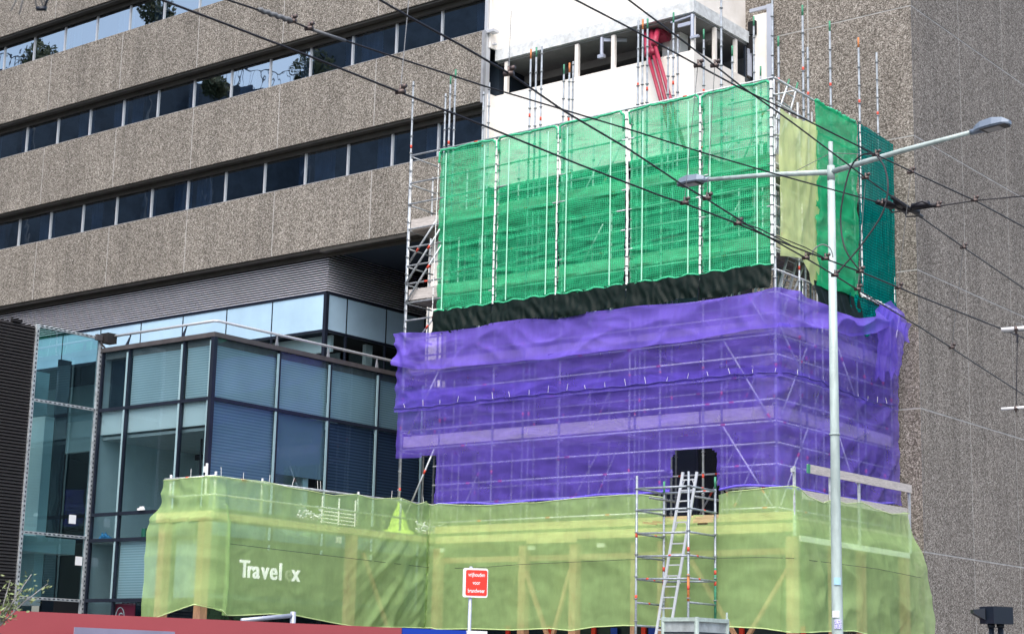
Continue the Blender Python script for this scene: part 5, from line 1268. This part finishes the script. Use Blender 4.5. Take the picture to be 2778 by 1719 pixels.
# ------------------------------------------------------------------ twigs
def twig(root, tips, lab, D, nl, thick, leafm, lf=.03):
    q0 = onD(*root, D); TW = thing('branch', tuple(q0), lab, 'branch')
    mb = MB()
    for t in tips: mb.tube([q0, q0.lerp(onD(*t, D), .5) + Vector((0, 0, .02)), onD(*t, D)], thick, 6, r1=thick * .3)
    mb.build('twig', M['bark'], TW, True)
    if nl:
        mb = MB(); rr = random.Random(5)
        for t in tips:
            q1 = onD(*t, D)
            for k in range(nl):
                tt = .15 + .85 * k / nl; c = q0.lerp(q1, tt) + Vector((rr.uniform(-.05, .05), rr.uniform(-.05, .05), rr.uniform(-.04, .05)))
                a = Vector((rr.uniform(-1, 1), rr.uniform(-1, 1), rr.uniform(-.3, 1))).normalized(); b = a.cross(Vector((rr.random(), rr.random(), rr.random()))).normalized()
                l = lf * rr.uniform(.7, 1.3); mb.add([c, c + a * l + b * l * .4, c + a * l * 2, c + a * l - b * l * .4], [(0, 1, 2, 3)])
        mb.build('leaves', leafm, TW)
twig((-5, 1700), [(86, 1556), (130, 1582), (28, 1572), (60, 1600), (20, 1640)], 'leafy green twigs rising at the bottom left corner', 14, 46, .008, M['leaf'], .022)
twig((80, -60), [(30, 30), (100, 26), (52, 40), (118, 20), (128, 22)], 'blurred bare twig tips at the top left corner', 7, 0, .008, M['leaf'])
mb = MB(); q = onD(112, 24, 7); mb.tube([q - right * .02, q + right * .02], .010, 8); mb.tube([onD(135, -20, 7), onD(122, 18, 7)], .005, 6); tag(mb.build('seed_pod', M['sig'], None, True), 'dark seed pod on the blurred twig at top left', 'seed pod')

# ------------------------------------------------------------------ the street side behind the camera (mirrored in the windows)
def mir(u, v, t):
    d = ray(u, v); base = Vector((0, 2 * (YB + .45), 1.7)); q = base + Vector((d.x, -d.y, d.z)) * t; return q
def opp(u0, u1, v, t, lab, dep=12):
    a = mir(u0 - 12, v, t); b = mir(u1 + 12, v, t); zt = (a.z + b.z) / 2
    OB = thing('opposite_building', ((a.x + b.x) / 2, (a.y + b.y) / 2, 0), lab, 'building')
    a2 = Vector((a.x, a.y, 0)); b2 = Vector((b.x, b.y, 0)); d = (b2 - a2).normalized(); n = Vector((d.y, -d.x, 0)) 
    if n.dot(a2 - Vector((-40, 37, 0))) < 0: n = -n
    mb = MB(); mb.prism([a2, b2, b2 + n * dep, a2 + n * dep], (0, 0, 0), (0, 0, zt)); mb.build('wall', M['opp'], OB)
    mb = MB(); k = 0; L_ = (b2 - a2).length
    mb.tube([a2 + Vector((0, 0, zt + 1.1)), b2 + Vector((0, 0, zt + 1.1))], .05, 5)
    while k < L_: c = a2 + d * k; mb.tube([c + Vector((0, 0, zt)), c + Vector((0, 0, zt + 1.1))], .035, 4); k += .45
    mb.build('roof_railing', M['opp'], OB)
    return zt
opp(-700, 60, 150, 120, 'tall building across the street mirrored at far left')
opp(60, 520, 205, 120, 'stepped building across the street mirrored in the windows')
opp(520, 880, 236, 118, 'roof terrace building across the street mirrored in the windows')
opp(880, 1700, -150, 116, 'high rise across the street mirrored near the white block')
def otree(u, v, t, R, lab):
    c = mir(u, v, t); TR = thing('tree', (c.x, c.y, 0), lab, 'tree'); mb = MB(); mb.tube([(c.x, c.y, 0), (c.x, c.y, c.z)], .35, 8, r1=.1); mb.build('trunk', M['opp'], TR)
    mb = MB(); rr = random.Random(int(u))
    for k in range(1100):
        d = Vector((rr.gauss(0, 1), rr.gauss(0, 1), rr.gauss(0, 1))).normalized() * R * rr.random() ** .4; q = c + d
        a = Vector((rr.uniform(-1, 1), rr.uniform(-1, 1), rr.uniform(-1, 1))).normalized() * .13; b = a.cross(Vector((rr.random(), rr.random(), .5))).normalized() * .08
        mb.add([q, q + a + b, q + a * 2, q + a - b], [(0, 1, 2, 3)])
    mb.build('crown', mat('dark_foliage', (.04, .06, .03), .8) if 'dark_foliage' not in bpy.data.materials else bpy.data.materials['dark_foliage'], TR)
otree(585, 235, 112, .9, 'tree across the street mirrored left of the railing'); otree(850, 190, 112, 1.5, 'tree across the street mirrored right of the railing'); otree(110, 165, 112, 1.2, 'tree across the street mirrored in the top windows'); otree(425, 35, 112, 1.1, 'slender tree across the street mirrored in the top windows')

for o in bpy.data.objects:
    if '_o' in o.keys(): del o['_o']
